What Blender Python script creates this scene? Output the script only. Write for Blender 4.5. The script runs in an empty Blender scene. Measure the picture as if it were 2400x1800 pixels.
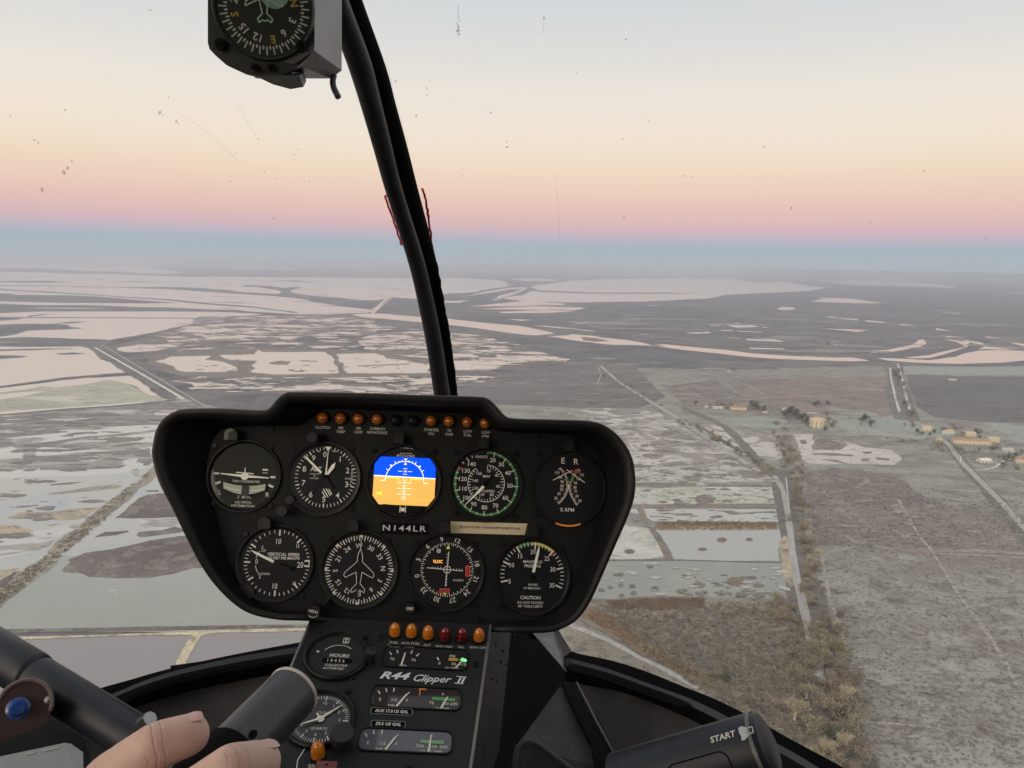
import bpy, bmesh, math, random
from mathutils import Vector, Matrix, noise
R = math.radians
random.seed(7)
S = bpy.context.scene
COL = S.collection
# ------------------------------------------------------------------ camera
H = 270.0                      # flying height above the flats, metres
FPX = 1802.0                   # focal length in pixels of the 2400 x 1800 photograph
PITCH, ROLL = R(8.8), R(1.05)
f0 = Vector((0, math.cos(PITCH), -math.sin(PITCH)))
R0 = Vector((1, 0, 0)); U0 = R0.cross(f0)
CR = R0 * math.cos(ROLL) + U0 * math.sin(ROLL)
CU = -R0 * math.sin(ROLL) + U0 * math.cos(ROLL)
CF = f0
EYE = Vector((0, 0, H))
cd = bpy.data.cameras.new("camera"); cam = bpy.data.objects.new("camera", cd); COL.objects.link(cam)
cam.matrix_world = Matrix(((CR.x, CU.x, -CF.x, EYE.x), (CR.y, CU.y, -CF.y, EYE.y), (CR.z, CU.z, -CF.z, EYE.z), (0, 0, 0, 1)))
cd.sensor_width = 36; cd.lens = 36 * FPX / 2400; cd.clip_start = 0.03; cd.clip_end = 400000
S.camera = cam
S.view_settings.view_transform = 'Standard'; S.view_settings.look = 'None'
S.view_settings.exposure = 0; S.view_settings.gamma = 1; S.view_settings.use_curve_mapping = False
# ------------------------------------------------------------------ sky: dusk, belt of Venus over the earth's shadow
def lin(c):
    return tuple((x / 255 / 12.92 if x / 255 <= 0.04045 else ((x / 255 + 0.055) / 1.055) ** 2.4) for x in c)
W = bpy.data.worlds.new("World"); S.world = W; W.use_nodes = True
nt = W.node_tree; nt.nodes.clear()
def N(t, kind, **kw):
    n = t.nodes.new(kind)
    for k, v in kw.items(): setattr(n, k, v)
    return n
def ramp(t, stops, fac, interp='LINEAR'):
    n = t.nodes.new('ShaderNodeValToRGB'); cr = n.color_ramp; cr.interpolation = interp
    while len(cr.elements) > 1: cr.elements.remove(cr.elements[-1])
    for i, (p, c) in enumerate(stops):
        e = cr.elements[0] if i == 0 else cr.elements.new(p)
        e.position = p; e.color = (*c, 1)
    t.links.new(fac, n.inputs[0]); return n
def math_(t, op, a, b=None, c=None):
    n = t.nodes.new('ShaderNodeMath'); n.operation = op
    for i, v in enumerate((a, b, c)):
        if v is None: continue
        if isinstance(v, (int, float)): n.inputs[i].default_value = v
        else: t.links.new(v, n.inputs[i])
    return n.outputs[0]
tc = N(nt, 'ShaderNodeTexCoord'); sp = N(nt, 'ShaderNodeSeparateXYZ'); nt.links.new(tc.outputs['Generated'], sp.inputs[0])
elev = math_(nt, 'MULTIPLY', math_(nt, 'ARCSINE', sp.outputs['Z']), 180 / math.pi)
fac = math_(nt, 'DIVIDE', math_(nt, 'ADD', elev, 2.0), 42.0)
SKY = [(-2, (176, 182, 187)), (0.0, (178, 184, 189)), (0.4, (177, 185, 191)), (0.9, (174, 185, 193)), (1.3, (172, 184, 195)), (1.7, (178, 184, 197)), (2.1, (195, 185, 197)), (2.6, (213, 185, 192)), (3.3, (226, 190, 189)),
       (4.2, (234, 199, 188)), (5.3, (239, 210, 191)), (6.6, (243, 220, 198)), (8.1, (244, 228, 209)), (9.8, (242, 231, 217)), (12, (237, 230, 221)), (14.5, (226, 224, 221)), (18, (213, 218, 221)), (25, (205, 209, 214)), (40, (208, 208, 210))]
rs = ramp(nt, [((e + 2) / 42.0, lin(c)) for e, c in SKY], fac)
# the glow of the set sun, behind the camera and to its left
SUN_AZ = R(205)                # clockwise from +Y
sd = Vector((math.sin(SUN_AZ), math.cos(SUN_AZ), 0.06)).normalized()
dot = N(nt, 'ShaderNodeVectorMath', operation='DOT_PRODUCT'); nt.links.new(tc.outputs['Generated'], dot.inputs[0]); dot.inputs[1].default_value = sd
gl = math_(nt, 'POWER', math_(nt, 'MAXIMUM', dot.outputs['Value'], 0.0), 2.5)
glc = N(nt, 'ShaderNodeMix', data_type='RGBA'); glc.inputs[6].default_value = (0, 0, 0, 1); glc.inputs[7].default_value = (2.7, 2.2, 1.7, 1)
nt.links.new(gl, glc.inputs[0])
add = N(nt, 'ShaderNodeMix', data_type='RGBA', blend_type='ADD'); add.inputs[0].default_value = 1
nt.links.new(rs.outputs[0], add.inputs[6]); nt.links.new(glc.outputs[2], add.inputs[7])
bg = N(nt, 'ShaderNodeBackground'); bg.inputs[1].default_value = 1.0; nt.links.new(add.outputs[2], bg.inputs[0])
wo = N(nt, 'ShaderNodeOutputWorld'); nt.links.new(bg.outputs[0], wo.inputs[0])
# soft low light of the afterglow
sl = bpy.data.lights.new("sun", 'SUN'); sl.energy = 0.6; sl.angle = R(20); sl.color = (1.0, 0.86, 0.72)
so = bpy.data.objects.new("sun", sl); COL.objects.link(so)
so.rotation_euler = (-Vector((math.sin(SUN_AZ), math.cos(SUN_AZ), 0.30))).to_track_quat('-Z', 'Y').to_euler()
S.cycles.use_denoising = True
S.cycles.max_bounces = 8; S.cycles.diffuse_bounces = 3; S.cycles.glossy_bounces = 3; S.cycles.transparent_max_bounces = 16; S.cycles.volume_bounces = 3
S.cycles.caustics_reflective = False; S.cycles.caustics_refractive = False
# ------------------------------------------------------------------ helpers
def ray(px, py):
    return CF + CR * ((px - 1200) / FPX) - CU * ((py - 900) / FPX)      # depth 1 along the optical axis
def P(px, py, d):
    return EYE + ray(px, py) * d
def G(px, py, z=0.0):
    r = ray(px, py); return EYE + r * ((z - H) / r.z)
def tag(o, label=None, cat=None, group=None, kind=None):
    if label: o['label'] = label
    if cat: o['category'] = cat
    if group: o['group'] = group
    if kind: o['kind'] = kind
    return o
def link(name, verts, faces, mat, parent=None, smooth=False):
    me = bpy.data.meshes.new(name); me.from_pydata([tuple(v) for v in verts], [], faces); me.validate(); me.update()
    if smooth: me.polygons.foreach_set('use_smooth', [True] * len(me.polygons))
    for m in (mat if isinstance(mat, (list, tuple)) else [mat]): me.materials.append(m)
    o = bpy.data.objects.new(name, me); COL.objects.link(o)
    if parent is not None: o.parent = parent; o.matrix_parent_inverse = parent.matrix_world.inverted()
    return o
def empty(name, loc, label, cat, group=None):
    o = bpy.data.objects.new(name, None); COL.objects.link(o); o.location = loc
    o.matrix_world = Matrix.Translation(loc); o.empty_display_size = 0.1
    return tag(o, label, cat, group)
def mat(name, rgb, rough=0.6, metal=0.0, spec=0.5, coat=0.0, emit=None, es=1.0):
    m = bpy.data.materials.new(name); m.use_nodes = True; b = m.node_tree.nodes['Principled BSDF']
    b.inputs['Base Color'].default_value = (*rgb, 1); b.inputs['Roughness'].default_value = rough; b.inputs['Metallic'].default_value = metal
    b.inputs['Specular IOR Level'].default_value = spec
    b.inputs['Coat Weight'].default_value = coat; b.inputs['Coat Roughness'].default_value = 0.03
    if emit: b.inputs['Emission Color'].default_value = (*emit, 1); b.inputs['Emission Strength'].default_value = es
    return m
def noise_(t, vec, scale, detail=6, rough=0.6, dist=0.0):
    n = t.nodes.new('ShaderNodeTexNoise'); n.inputs['Scale'].default_value = scale; n.inputs['Detail'].default_value = detail
    n.inputs['Roughness'].default_value = rough; n.inputs['Distortion'].default_value = dist; t.links.new(vec, n.inputs['Vector']); return n.outputs[0]
def smooth_(t, x, a, b):
    n = t.nodes.new('ShaderNodeMapRange'); n.interpolation_type = 'SMOOTHSTEP'; n.inputs[1].default_value = a; n.inputs[2].default_value = b
    t.links.new(x, n.inputs[0]); return n.outputs[0]
def mixc(t, f, a, b):
    n = t.nodes.new('ShaderNodeMix'); n.data_type = 'RGBA'
    if isinstance(f, (int, float)): n.inputs[0].default_value = f
    else: t.links.new(f, n.inputs[0])
    for i, v in ((6, a), (7, b)):
        if isinstance(v, tuple): n.inputs[i].default_value = (*v, 1)
        else: t.links.new(v, n.inputs[i])
    return n.outputs[2]
def wvec(t, rot=0.0, sx=1.0, sy=1.0):
    g = t.nodes.new('ShaderNodeNewGeometry'); m = t.nodes.new('ShaderNodeMapping')
    m.inputs['Rotation'].default_value = (0, 0, rot); m.inputs['Scale'].default_value = (sx, sy, 1)
    t.links.new(g.outputs['Position'], m.inputs[0]); return m.outputs[0]
def water_node(t, body, rough=0.16):
    b = t.nodes.new('ShaderNodeBsdfPrincipled'); b.inputs['Base Color'].default_value = (*body, 1)
    b.inputs['Roughness'].default_value = rough; b.inputs['IOR'].default_value = 1.6
    v = wvec(t); bn = t.nodes.new('ShaderNodeBump'); bn.inputs['Strength'].default_value = 0.06; bn.inputs['Distance'].default_value = 1.0
    t.links.new(noise_(t, v, 0.25, 3), bn.inputs['Height']); t.links.new(bn.outputs[0], b.inputs['Normal'])
    return b
def water(name, body, patch=None):
    m = bpy.data.materials.new(name); m.use_nodes = True; t = m.node_tree; t.nodes.remove(t.nodes['Principled BSDF'])
    b = water_node(t, body)
    if patch:
        v = wvec(t); f = smooth_(t, noise_(t, v, patch[1], 6, 0.6, 0.5), patch[2], patch[3])
        t.links.new(mixc(t, f, body, patch[0]), b.inputs['Base Color'])
    t.links.new(b.outputs[0], t.nodes['Material Output'].inputs[0]); return m
def land(name, a, b, c, big=0.004, mid=0.03, fine=0.2, frost=None, puddle=None, stretch=(1, 1, 0), bump=0.5):
    """ground cover: two mottled colours, fine clumps of a third, optional pale frost and optional standing water"""
    m = bpy.data.materials.new(name); m.use_nodes = True; t = m.node_tree; p = t.nodes['Principled BSDF']
    v = wvec(t, stretch[2], stretch[0], stretch[1])
    n1 = noise_(t, v, big, 5, 0.6, 0.4); n2 = noise_(t, v, mid, 6, 0.65, 0.3); n3 = noise_(t, v, fine, 4, 0.7)
    col = mixc(t, smooth_(t, n1, 0.42, 0.58), a, b)
    col = mixc(t, smooth_(t, n2, 0.50, 0.62), col, c)
    n6 = noise_(t, v, fine * .32, 5, .7, .5)
    k = math_(t, 'ADD', math_(t, 'MULTIPLY', smooth_(t, n3, 0.3, 0.7), 0.45), 0.80)
    k = math_(t, 'MULTIPLY', k, math_(t, 'SUBTRACT', 1.10, math_(t, 'MULTIPLY', smooth_(t, n6, .56, .70), 0.50)))
    sc = t.nodes.new('ShaderNodeVectorMath'); sc.operation = 'SCALE'; t.links.new(col, sc.inputs[0]); t.links.new(k, sc.inputs['Scale'])
    col = sc.outputs[0]
    if frost:
        n4 = noise_(t, v, frost[1], 7, 0.7, 0.6)
        col = mixc(t, smooth_(t, n4, frost[2], frost[3]), col, frost[0])
    t.links.new(col, p.inputs['Base Color']); p.inputs['Roughness'].default_value = 0.9; p.inputs['Specular IOR Level'].default_value = 0.2
    if bump:
        bn = t.nodes.new('ShaderNodeBump'); bn.inputs['Strength'].default_value = bump; bn.inputs['Distance'].default_value = 1.5
        t.links.new(n3, bn.inputs['Height']); t.links.new(bn.outputs[0], p.inputs['Normal'])
    if puddle:
        n5 = noise_(t, wvec(t, stretch[2], stretch[0], stretch[1]), puddle[1], 7, 0.62, 0.8)
        w = water_node(t, puddle[0]); mx = t.nodes.new('ShaderNodeMixShader')
        t.links.new(smooth_(t, n5, puddle[2], puddle[3]), mx.inputs[0]); t.links.new(p.outputs[0], mx.inputs[1]); t.links.new(w.outputs[0], mx.inputs[2])
        t.links.new(mx.outputs[0], t.nodes['Material Output'].inputs[0])
    return m
LV = 0.05
from mathutils.geometry import delaunay_2d_cdt
def fill(outlines, name, m):
    """each outline (list of (x, y), height) filled with clean triangles, all as one sheet"""
    V, F = [], []
    for pts, z in outlines:
        cx = sum(p[0] for p in pts) / len(pts); cy = sum(p[1] for p in pts) / len(pts)
        vv, _, ff, _, _, _ = delaunay_2d_cdt([Vector((p[0] - cx, p[1] - cy)) for p in pts], [], [list(range(len(pts)))], 1, 1e-4)
        b = len(V); V += [(v.x + cx, v.y + cy, z) for v in vv]
        for f in ff:
            s = sum(vv[f[i]].x * vv[f[(i + 1) % len(f)]].y - vv[f[(i + 1) % len(f)]].x * vv[f[i]].y for i in range(len(f)))
            F.append(tuple(b + i for i in (f if s > 0 else f[::-1])))
    me = bpy.data.meshes.new(name); me.from_pydata(V, [], F); me.update(); me.materials.append(m)
    o = bpy.data.objects.new(name, me); COL.objects.link(o); return o
ZC = {}
def nextz(level):
    ZC[level] = ZC.get(level, 0) + 1; return level * LV + ZC[level] * 0.0022
def frac(pts, depth, amp, rnd, cf=.16):
    A = abs(sum(p.x * q.y - q.x * p.y for p, q in zip(pts, pts[1:] + pts[:1]))) / 2; per = sum((q - p).length for p, q in zip(pts, pts[1:] + pts[:1])); cap = cf * A / max(per, 1)
    for _ in range(depth):
        out = []
        for i, a in enumerate(pts):
            b = pts[(i + 1) % len(pts)]; d = b - a; L = d.length
            out.append(a)
            if L > 4: out.append((a + b) / 2 + Vector((-d.y, d.x, 0)) * rnd.uniform(-1, 1) * min(amp, cap / max(L, 1)))
        pts = out; cap *= .7
    return pts
def sheet(name, polys, m, level, amp=0.12, depth=4, label=None, cat=None, kind='structure', seed=1, smooth=0):
    """flat patches of ground or water, outlined on the flats"""
    rnd = random.Random(seed * 977 + level); vs, fs = [], []; z0 = nextz(level)
    for poly in polys:
        pts = [G(x, y) for x, y in poly]
        if amp: pts = frac(pts, depth, amp, rnd)
        vs.append(([(p.x, p.y) for p in pts], z0 + 0.00005 * len(vs)))
    o = fill(vs, name, m)
    return tag(o, label, cat, None, kind)
def strip_pts(line, w):
    """a ribbon of constant real width (metres) along a line given on the flats"""
    c = [G(x, y) for x, y in line]; L, Rr = [], []
    for i, p in enumerate(c):
        d = (c[min(i + 1, len(c) - 1)] - c[max(i - 1, 0)]).normalized(); n = Vector((-d.y, d.x, 0)) * w / 2
        L.append(p + n); Rr.append(p - n)
    return L + Rr[::-1]
def strips(name, lines, m, level, label, cat, kind='structure', amp=0.05):
    vs, fs = [], []
    rnd = random.Random(level)
    for line, w in lines:
        z0 = nextz(level)
        c = [G(x, y) for x, y in line]
        q = []
        for i in range(len(c) - 1):
            k = max(1, min(40, int((c[i + 1] - c[i]).length / max(w * 3, 20))))
            for j in range(k): q.append(c[i].lerp(c[i + 1], j / k) + Vector((rnd.uniform(-1, 1), rnd.uniform(-1, 1), 0)) * w * amp * (1 if (i or j) else 0))
        q.append(c[-1]); b = len(vs)
        for i, p in enumerate(q):
            d = (q[min(i + 1, len(q) - 1)] - q[max(i - 1, 0)]).normalized(); n = Vector((-d.y, d.x, 0)) * w / 2 * rnd.uniform(1 - 3 * amp, 1 + 3 * amp)
            vs += [(p.x + n.x, p.y + n.y, z0), (p.x - n.x, p.y - n.y, z0)]
            if i: fs.append((b + 2 * i - 2, b + 2 * i - 1, b + 2 * i + 1, b + 2 * i))
    return tag(link(name, vs, fs, m), label, cat, None, kind)

# ------------------------------------------------------------------ land and water
mMARSH = land('marsh_ground', (.125, .125, .14), (.17, .16, .16), (.10, .10, .11), 0.0015, 0.008, 0.05)
mDARK = land('dark_ground', (.12, .125, .145), (.15, .15, .16), (.10, .105, .12), 0.002, 0.01, 0.06)
mDPURP = land('purple_mud', (.13, .115, .112), (.165, .145, .14), (.21, .195, .18), 0.01, 0.05, 0.3)
mGREY = land('grey_flat', (.27, .26, .25), (.21, .20, .20), (.17, .165, .16), 0.004, 0.02, 0.12, frost=((.42, .42, .40), 0.012, .52, .60), stretch=(.4, 1.6, 0.12))
mPALEG = land('pale_green_flat', (.38, .38, .30), (.33, .34, .29), (.42, .42, .37), 0.004, 0.015, 0.1, puddle=((.4, .4, .36), 0.006, .56, .6), stretch=(.6, 1.4, 0.1))
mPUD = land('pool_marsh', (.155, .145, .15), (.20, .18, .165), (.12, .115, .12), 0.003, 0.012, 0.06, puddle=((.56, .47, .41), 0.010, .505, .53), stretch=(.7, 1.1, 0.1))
mPUD2 = land('snowy_marsh', (.27, .25, .235), (.22, .21, .20), (.30, .285, .26), 0.006, 0.03, 0.2, frost=((.52, .50, .49), 0.013, .50, .55), puddle=((.3, .3, .3), 0.01, .60, .64))
mBROWN = land('brown_rim', (.22, .19, .165), (.19, .17, .155), (.16, .15, .14), 0.006, 0.03, 0.15)
mTAN = land('tan_bank', (.42, .37, .27), (.33, .30, .25), (.22, .21, .19), 0.02, 0.08, 0.4)
mSAND = land('sand_bank', (.55, .49, .34), (.48, .43, .32), (.30, .27, .21), 0.03, 0.1, 0.5)
mFROST = land('frosted_pasture', (.215, .205, .188), (.26, .265, .24), (.18, .168, .155), 0.007, 0.035, 0.22, frost=((.345, .345, .32), 0.03, .46, .66), bump=.8, stretch=(.8, 1.2, .1))
mFIELDB = land('brown_pasture', (.20, .178, .165), (.17, .155, .15), (.24, .21, .185), 0.005, 0.03, 0.2, frost=((.30, .29, .275), 0.025, .54, .66), bump=.8)
mFIELDR = land('russet_field', (.25, .205, .18), (.21, .18, .165), (.18, .165, .155), 0.008, 0.02, 0.1)
mFIELDD = land('ploughed_field', (.135, .13, .14), (.155, .15, .155), (.12, .118, .125), 0.003, 0.012, 0.1, stretch=(.5, 1.4, 0.1))
mGREEN = land('green_meadow', (.27, .31, .285), (.30, .32, .29), (.24, .26, .24), 0.006, 0.03, 0.2)
mSCRUB = land('scrub_ground', (.235, .22, .19), (.28, .26, .215), (.165, .158, .145), 0.015, 0.07, 0.4, frost=((.31, .25, .19), 0.035, .56, .64), bump=1.5)
mRUST = land('rust_reeds', (.245, .195, .155), (.22, .18, .145), (.20, .17, .14), 0.03, 0.12, 0.5, bump=1.5)
mSNOW = land('pale_pan', (.50, .475, .47), (.46, .44, .435), (.38, .365, .36), 0.01, 0.05, 0.3)
mGPOND = land('algae_pan', (.38, .40, .33), (.44, .45, .42), (.33, .34, .30), 0.008, 0.04, 0.25, frost=((.55, .55, .52), 0.02, .52, .60), puddle=((.33, .35, .34), 0.012, .56, .60))
mROAD = land('track_surface', (.34, .34, .33), (.38, .37, .36), (.30, .30, .29), 0.02, 0.1, 0.6)
mWHITE = land('chalk_track', (.62, .61, .59), (.56, .55, .53), (.5, .49, .48), 0.02, 0.1, 0.6)
mVERGE = land('dark_verge', (.185, .18, .17), (.225, .215, .195), (.15, .148, .14), 0.02, 0.1, 0.5, bump=1.5)
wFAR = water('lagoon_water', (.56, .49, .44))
wNEAR = water('shallow_water', (.42, .42, .40), ((.34, .39, .42), 0.006, .48, .62))
wGREEN = water('green_water', (.285, .31, .27), ((.31, .335, .30), 0.004, .4, .7))
wPURP = water('purple_water', (.25, .235, .235), ((.27, .255, .25), 0.004, .4, .7))
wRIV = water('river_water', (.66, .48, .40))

# the ground as one sheet to beyond the horizon
gv, gf = [], []
rr = [0, 300, 600, 1000, 1600, 2500, 4000, 7000, 12000, 20000, 40000, 90000, 160000]; NS = 64
gv.append((0, 0, 0))
for r_ in rr[1:]:
    for k in range(NS): gv.append((r_ * math.cos(2 * math.pi * k / NS), r_ * math.sin(2 * math.pi * k / NS), 0))
for k in range(NS): gf.append((0, 1 + k, 1 + (k + 1) % NS))
for j in range(len(rr) - 2):
    for k in range(NS):
        a, b = 1 + j * NS + k, 1 + j * NS + (k + 1) % NS; gf.append((a, a + NS, b + NS, b))
tag(link('ground', gv, gf, mMARSH), 'flat grey brown wetland reaching to the hazy horizon', 'ground', None, 'structure')

def Ssheet(*a, **k): return sheet(*a, **k)
# far lagoons
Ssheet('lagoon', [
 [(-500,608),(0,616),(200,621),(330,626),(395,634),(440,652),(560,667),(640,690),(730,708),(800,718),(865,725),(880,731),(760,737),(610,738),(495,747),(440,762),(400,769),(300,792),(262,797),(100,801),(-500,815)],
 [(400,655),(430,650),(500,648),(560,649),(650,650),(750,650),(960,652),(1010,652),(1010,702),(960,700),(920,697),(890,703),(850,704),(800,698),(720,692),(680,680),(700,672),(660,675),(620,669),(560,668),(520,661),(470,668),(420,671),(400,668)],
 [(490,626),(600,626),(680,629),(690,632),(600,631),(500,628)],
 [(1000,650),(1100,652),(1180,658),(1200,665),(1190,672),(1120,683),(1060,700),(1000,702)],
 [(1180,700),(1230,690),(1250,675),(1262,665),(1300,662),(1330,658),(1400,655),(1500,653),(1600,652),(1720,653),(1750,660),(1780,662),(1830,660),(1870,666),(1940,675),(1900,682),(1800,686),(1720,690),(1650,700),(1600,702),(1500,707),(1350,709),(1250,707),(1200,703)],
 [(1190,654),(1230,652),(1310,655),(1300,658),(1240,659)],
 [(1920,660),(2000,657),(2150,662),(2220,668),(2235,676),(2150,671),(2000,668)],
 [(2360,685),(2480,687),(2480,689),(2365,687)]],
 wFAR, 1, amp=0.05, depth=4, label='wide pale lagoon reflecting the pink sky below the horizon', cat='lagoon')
Ssheet('lagoon', [
 [(-500,822),(0,812),(190,812),(212,818),(222,828),(270,855),(302,873),(250,876),(150,884),(80,894),(0,905),(-500,950)],
 [(-500,975),(0,910),(80,900),(140,892),(200,886),(300,881),(320,883),(330,892),(345,905),(352,915),(370,928),(387,936),(360,937),(340,934),(345,928),(330,915),(312,903),(290,897),(250,892),(256,890),(200,901),(130,909),(100,905),(60,913),(0,920),(-500,985)]],
 wFAR, 1, amp=0.05, label='cream coloured lagoon left of the straight pale dike', cat='lagoon', seed=3)
# land tongues and bars in the far lagoons
Ssheet('marsh', [
 [(-500,621),(0,627),(60,629),(105,628),(140,632),(200,635),(260,636),(330,641),(400,642),(520,646),(520,648),(400,648),(340,645),(280,643),(180,642),(120,639),(0,637),(-500,631)],
 [(-500,655),(0,659),(60,658),(110,658),(170,661),(110,663),(0,661.5),(-500,658)],
 [(215,653),(240,654),(225,656)],
 [(250,659),(330,660),(400,663),(330,662)],
 [(0,668),(100,669),(200,671),(300,673),(385,672),(480,675),(560,681),(640,688),(720,698),(740,704),(640,694),(500,685),(400,678),(290,674.5),(190,672),(0,669.5)],
 [(-500,670),(0,677),(60,681),(130,684),(200,689),(300,696),(400,702),(495,711),(600,719),(660,727),(700,732),(690,734),(600,722),(490,714),(400,705),(300,698),(200,691),(0,680),(-500,674)],
 [(-500,683),(0,688),(25,688),(30,691),(100,692),(170,692),(230,695),(300,701),(360,706),(412,710),(330,711),(220,710),(100,709),(0,706),(-500,701)],
 [(-500,706),(0,712),(80,715),(200,715),(290,718),(340,720),(400,721),(440,723),(550,727),(640,733),(690,737),(620,738),(600,735),(510,731),(400,730),(300,730),(200,730),(100,730),(0,734),(-500,740)],
 [(-500,742),(0,743),(200,743.5),(400,744.5),(500,745),(560,743),(615,741),(500,747),(400,746.3),(0,745),(-500,744)],
 [(-500,744),(0,744),(50,744),(42,749),(0,752),(-500,758)],
 [(64,741),(90,737),(127,735.5),(95,739),(70,743)],
 [(-500,764),(0,761),(60,759),(120,759),(155,761),(163,766),(193,770),(130,773),(65,775),(40,783),(0,789),(-500,800)],
 [(120,758.5),(165,754),(207,753.5),(170,758)],
 [(-500,799),(0,793),(50,790),(110,791),(170,794),(230,795),(261,797),(240,801),(130,802.5),(0,802),(-500,806)],
 [(-500,833),(0,833),(45,833.5),(66,835),(50,838),(0,841),(-500,842)],
 [(0,819),(90,817),(185,817),(100,820),(0,823),(-500,828),(-500,824)],
 [(130,829),(170,826),(205,829),(170,831),(140,831)],
 [(640,657),(690,657),(760,663),(700,661)],
 [(1010,690),(1100,686),(1190,671),(1220,668),(1240,672),(1243,678),(1200,694),(1150,706),(1080,712),(1010,712)],
 [(1250,680),(1400,686),(1560,686),(1650,688),(1560,688.5),(1400,688.5),(1260,684)],
 [(1180,663),(1310,663),(1250,669),(1200,668)]],
 mDARK, 2, amp=0.06, label='low dark land tongues lying in the far lagoons', cat='marsh')
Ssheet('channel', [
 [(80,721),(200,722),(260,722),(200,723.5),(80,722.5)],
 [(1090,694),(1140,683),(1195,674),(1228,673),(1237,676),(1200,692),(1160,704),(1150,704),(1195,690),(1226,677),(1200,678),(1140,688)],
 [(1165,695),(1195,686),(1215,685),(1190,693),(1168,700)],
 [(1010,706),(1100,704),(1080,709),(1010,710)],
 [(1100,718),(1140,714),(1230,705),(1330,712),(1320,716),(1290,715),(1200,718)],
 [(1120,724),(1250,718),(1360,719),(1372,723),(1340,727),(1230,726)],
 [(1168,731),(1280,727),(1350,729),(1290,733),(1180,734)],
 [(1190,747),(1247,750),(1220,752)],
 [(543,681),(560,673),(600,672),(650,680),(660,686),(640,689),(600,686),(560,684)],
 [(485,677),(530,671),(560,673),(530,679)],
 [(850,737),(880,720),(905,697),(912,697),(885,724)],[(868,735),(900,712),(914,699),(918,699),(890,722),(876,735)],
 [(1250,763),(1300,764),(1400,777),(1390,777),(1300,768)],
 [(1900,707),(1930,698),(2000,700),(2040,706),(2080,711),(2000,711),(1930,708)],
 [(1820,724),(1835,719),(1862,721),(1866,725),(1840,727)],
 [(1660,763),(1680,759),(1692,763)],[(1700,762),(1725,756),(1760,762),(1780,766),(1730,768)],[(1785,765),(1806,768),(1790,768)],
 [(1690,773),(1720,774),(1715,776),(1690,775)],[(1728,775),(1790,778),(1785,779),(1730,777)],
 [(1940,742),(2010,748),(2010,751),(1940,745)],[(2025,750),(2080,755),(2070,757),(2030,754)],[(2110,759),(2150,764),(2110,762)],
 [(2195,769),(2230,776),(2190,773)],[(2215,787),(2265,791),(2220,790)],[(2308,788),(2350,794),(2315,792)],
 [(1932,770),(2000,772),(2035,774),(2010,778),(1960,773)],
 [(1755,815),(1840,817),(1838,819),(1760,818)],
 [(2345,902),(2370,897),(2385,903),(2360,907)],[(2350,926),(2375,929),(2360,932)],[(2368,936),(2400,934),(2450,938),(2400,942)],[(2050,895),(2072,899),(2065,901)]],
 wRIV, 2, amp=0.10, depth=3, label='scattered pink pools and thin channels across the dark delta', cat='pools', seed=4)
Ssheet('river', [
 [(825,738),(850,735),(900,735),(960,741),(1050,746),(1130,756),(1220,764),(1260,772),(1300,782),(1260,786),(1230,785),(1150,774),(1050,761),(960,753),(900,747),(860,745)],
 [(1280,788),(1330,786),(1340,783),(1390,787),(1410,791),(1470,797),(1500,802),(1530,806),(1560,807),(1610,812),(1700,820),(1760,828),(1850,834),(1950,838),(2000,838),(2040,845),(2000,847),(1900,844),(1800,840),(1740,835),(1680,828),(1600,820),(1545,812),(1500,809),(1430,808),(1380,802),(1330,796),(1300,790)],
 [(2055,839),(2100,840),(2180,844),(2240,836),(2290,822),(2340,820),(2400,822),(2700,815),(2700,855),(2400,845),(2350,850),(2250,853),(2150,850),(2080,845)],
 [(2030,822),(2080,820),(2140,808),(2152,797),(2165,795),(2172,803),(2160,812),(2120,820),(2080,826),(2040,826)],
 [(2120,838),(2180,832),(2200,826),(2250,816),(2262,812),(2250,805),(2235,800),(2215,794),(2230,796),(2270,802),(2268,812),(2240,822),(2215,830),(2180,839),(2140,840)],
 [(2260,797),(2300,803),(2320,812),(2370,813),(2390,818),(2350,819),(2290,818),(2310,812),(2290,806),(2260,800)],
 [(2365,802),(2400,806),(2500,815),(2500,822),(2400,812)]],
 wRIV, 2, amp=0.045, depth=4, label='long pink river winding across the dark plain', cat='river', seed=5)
Ssheet('river_island', [[(1362,789),(1400,793),(1430,800),(1390,801),(1365,797)],[(1505,803),(1545,808),(1560,811),(1530,811)]], mBROWN, 3, label='brown islets in the pink river', cat='island')
# middle marsh
Ssheet('marsh', [
 [(470,742),(600,740),(830,742),(870,750),(900,768),(860,785),(700,790),(680,800),(560,800),(330,812),(400,782)],
 [(900,780),(960,776),(1050,778),(1130,786),(1210,806),(1240,818),(1330,846),(1300,851),(1180,851),(1160,868),(1000,872),(900,860),(840,800)],
 [(380,885),(1010,885),(1170,872),(1220,890),(1010,925),(640,922),(480,915)]],
 mPUD, 1, amp=0.08, label='brown marsh broken by many small pink pools', cat='marsh', seed=6)
Ssheet('mud_rim', [[(340,832),(420,826),(600,818),(780,820),(900,826),(1010,845),(1010,882),(600,884),(440,886),(380,870)]], mBROWN, 2, amp=0.05, label='brown mud around the two cream ponds', cat='mud')
Ssheet('pond', [
 [(362,848),(400,836),(495,834),(480,843),(520,848),(548,858),(560,868),(530,872),(432,872),(405,858),(400,856)],
 [(515,832),(600,830),(603,820),(615,825),(760,825),(778,835),(785,855),(793,875),(640,878),(590,873),(600,864),(590,855),(595,845),(530,843)],
 [(788,830),(880,828),(905,840),(1010,855),(1010,874),(815,875),(800,850)],
 [(275,815),(330,808),(400,808),(420,812),(370,822),(300,826),(280,822)],
 [(1060,846),(1120,845),(1168,864),(1070,868)],
 [(440,770),(520,768),(556,776),(480,778),(410,780)]],
 wFAR, 3, amp=0.10, depth=4, label='cream ponds in brown mud beyond the panel', cat='pond', seed=8)
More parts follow.
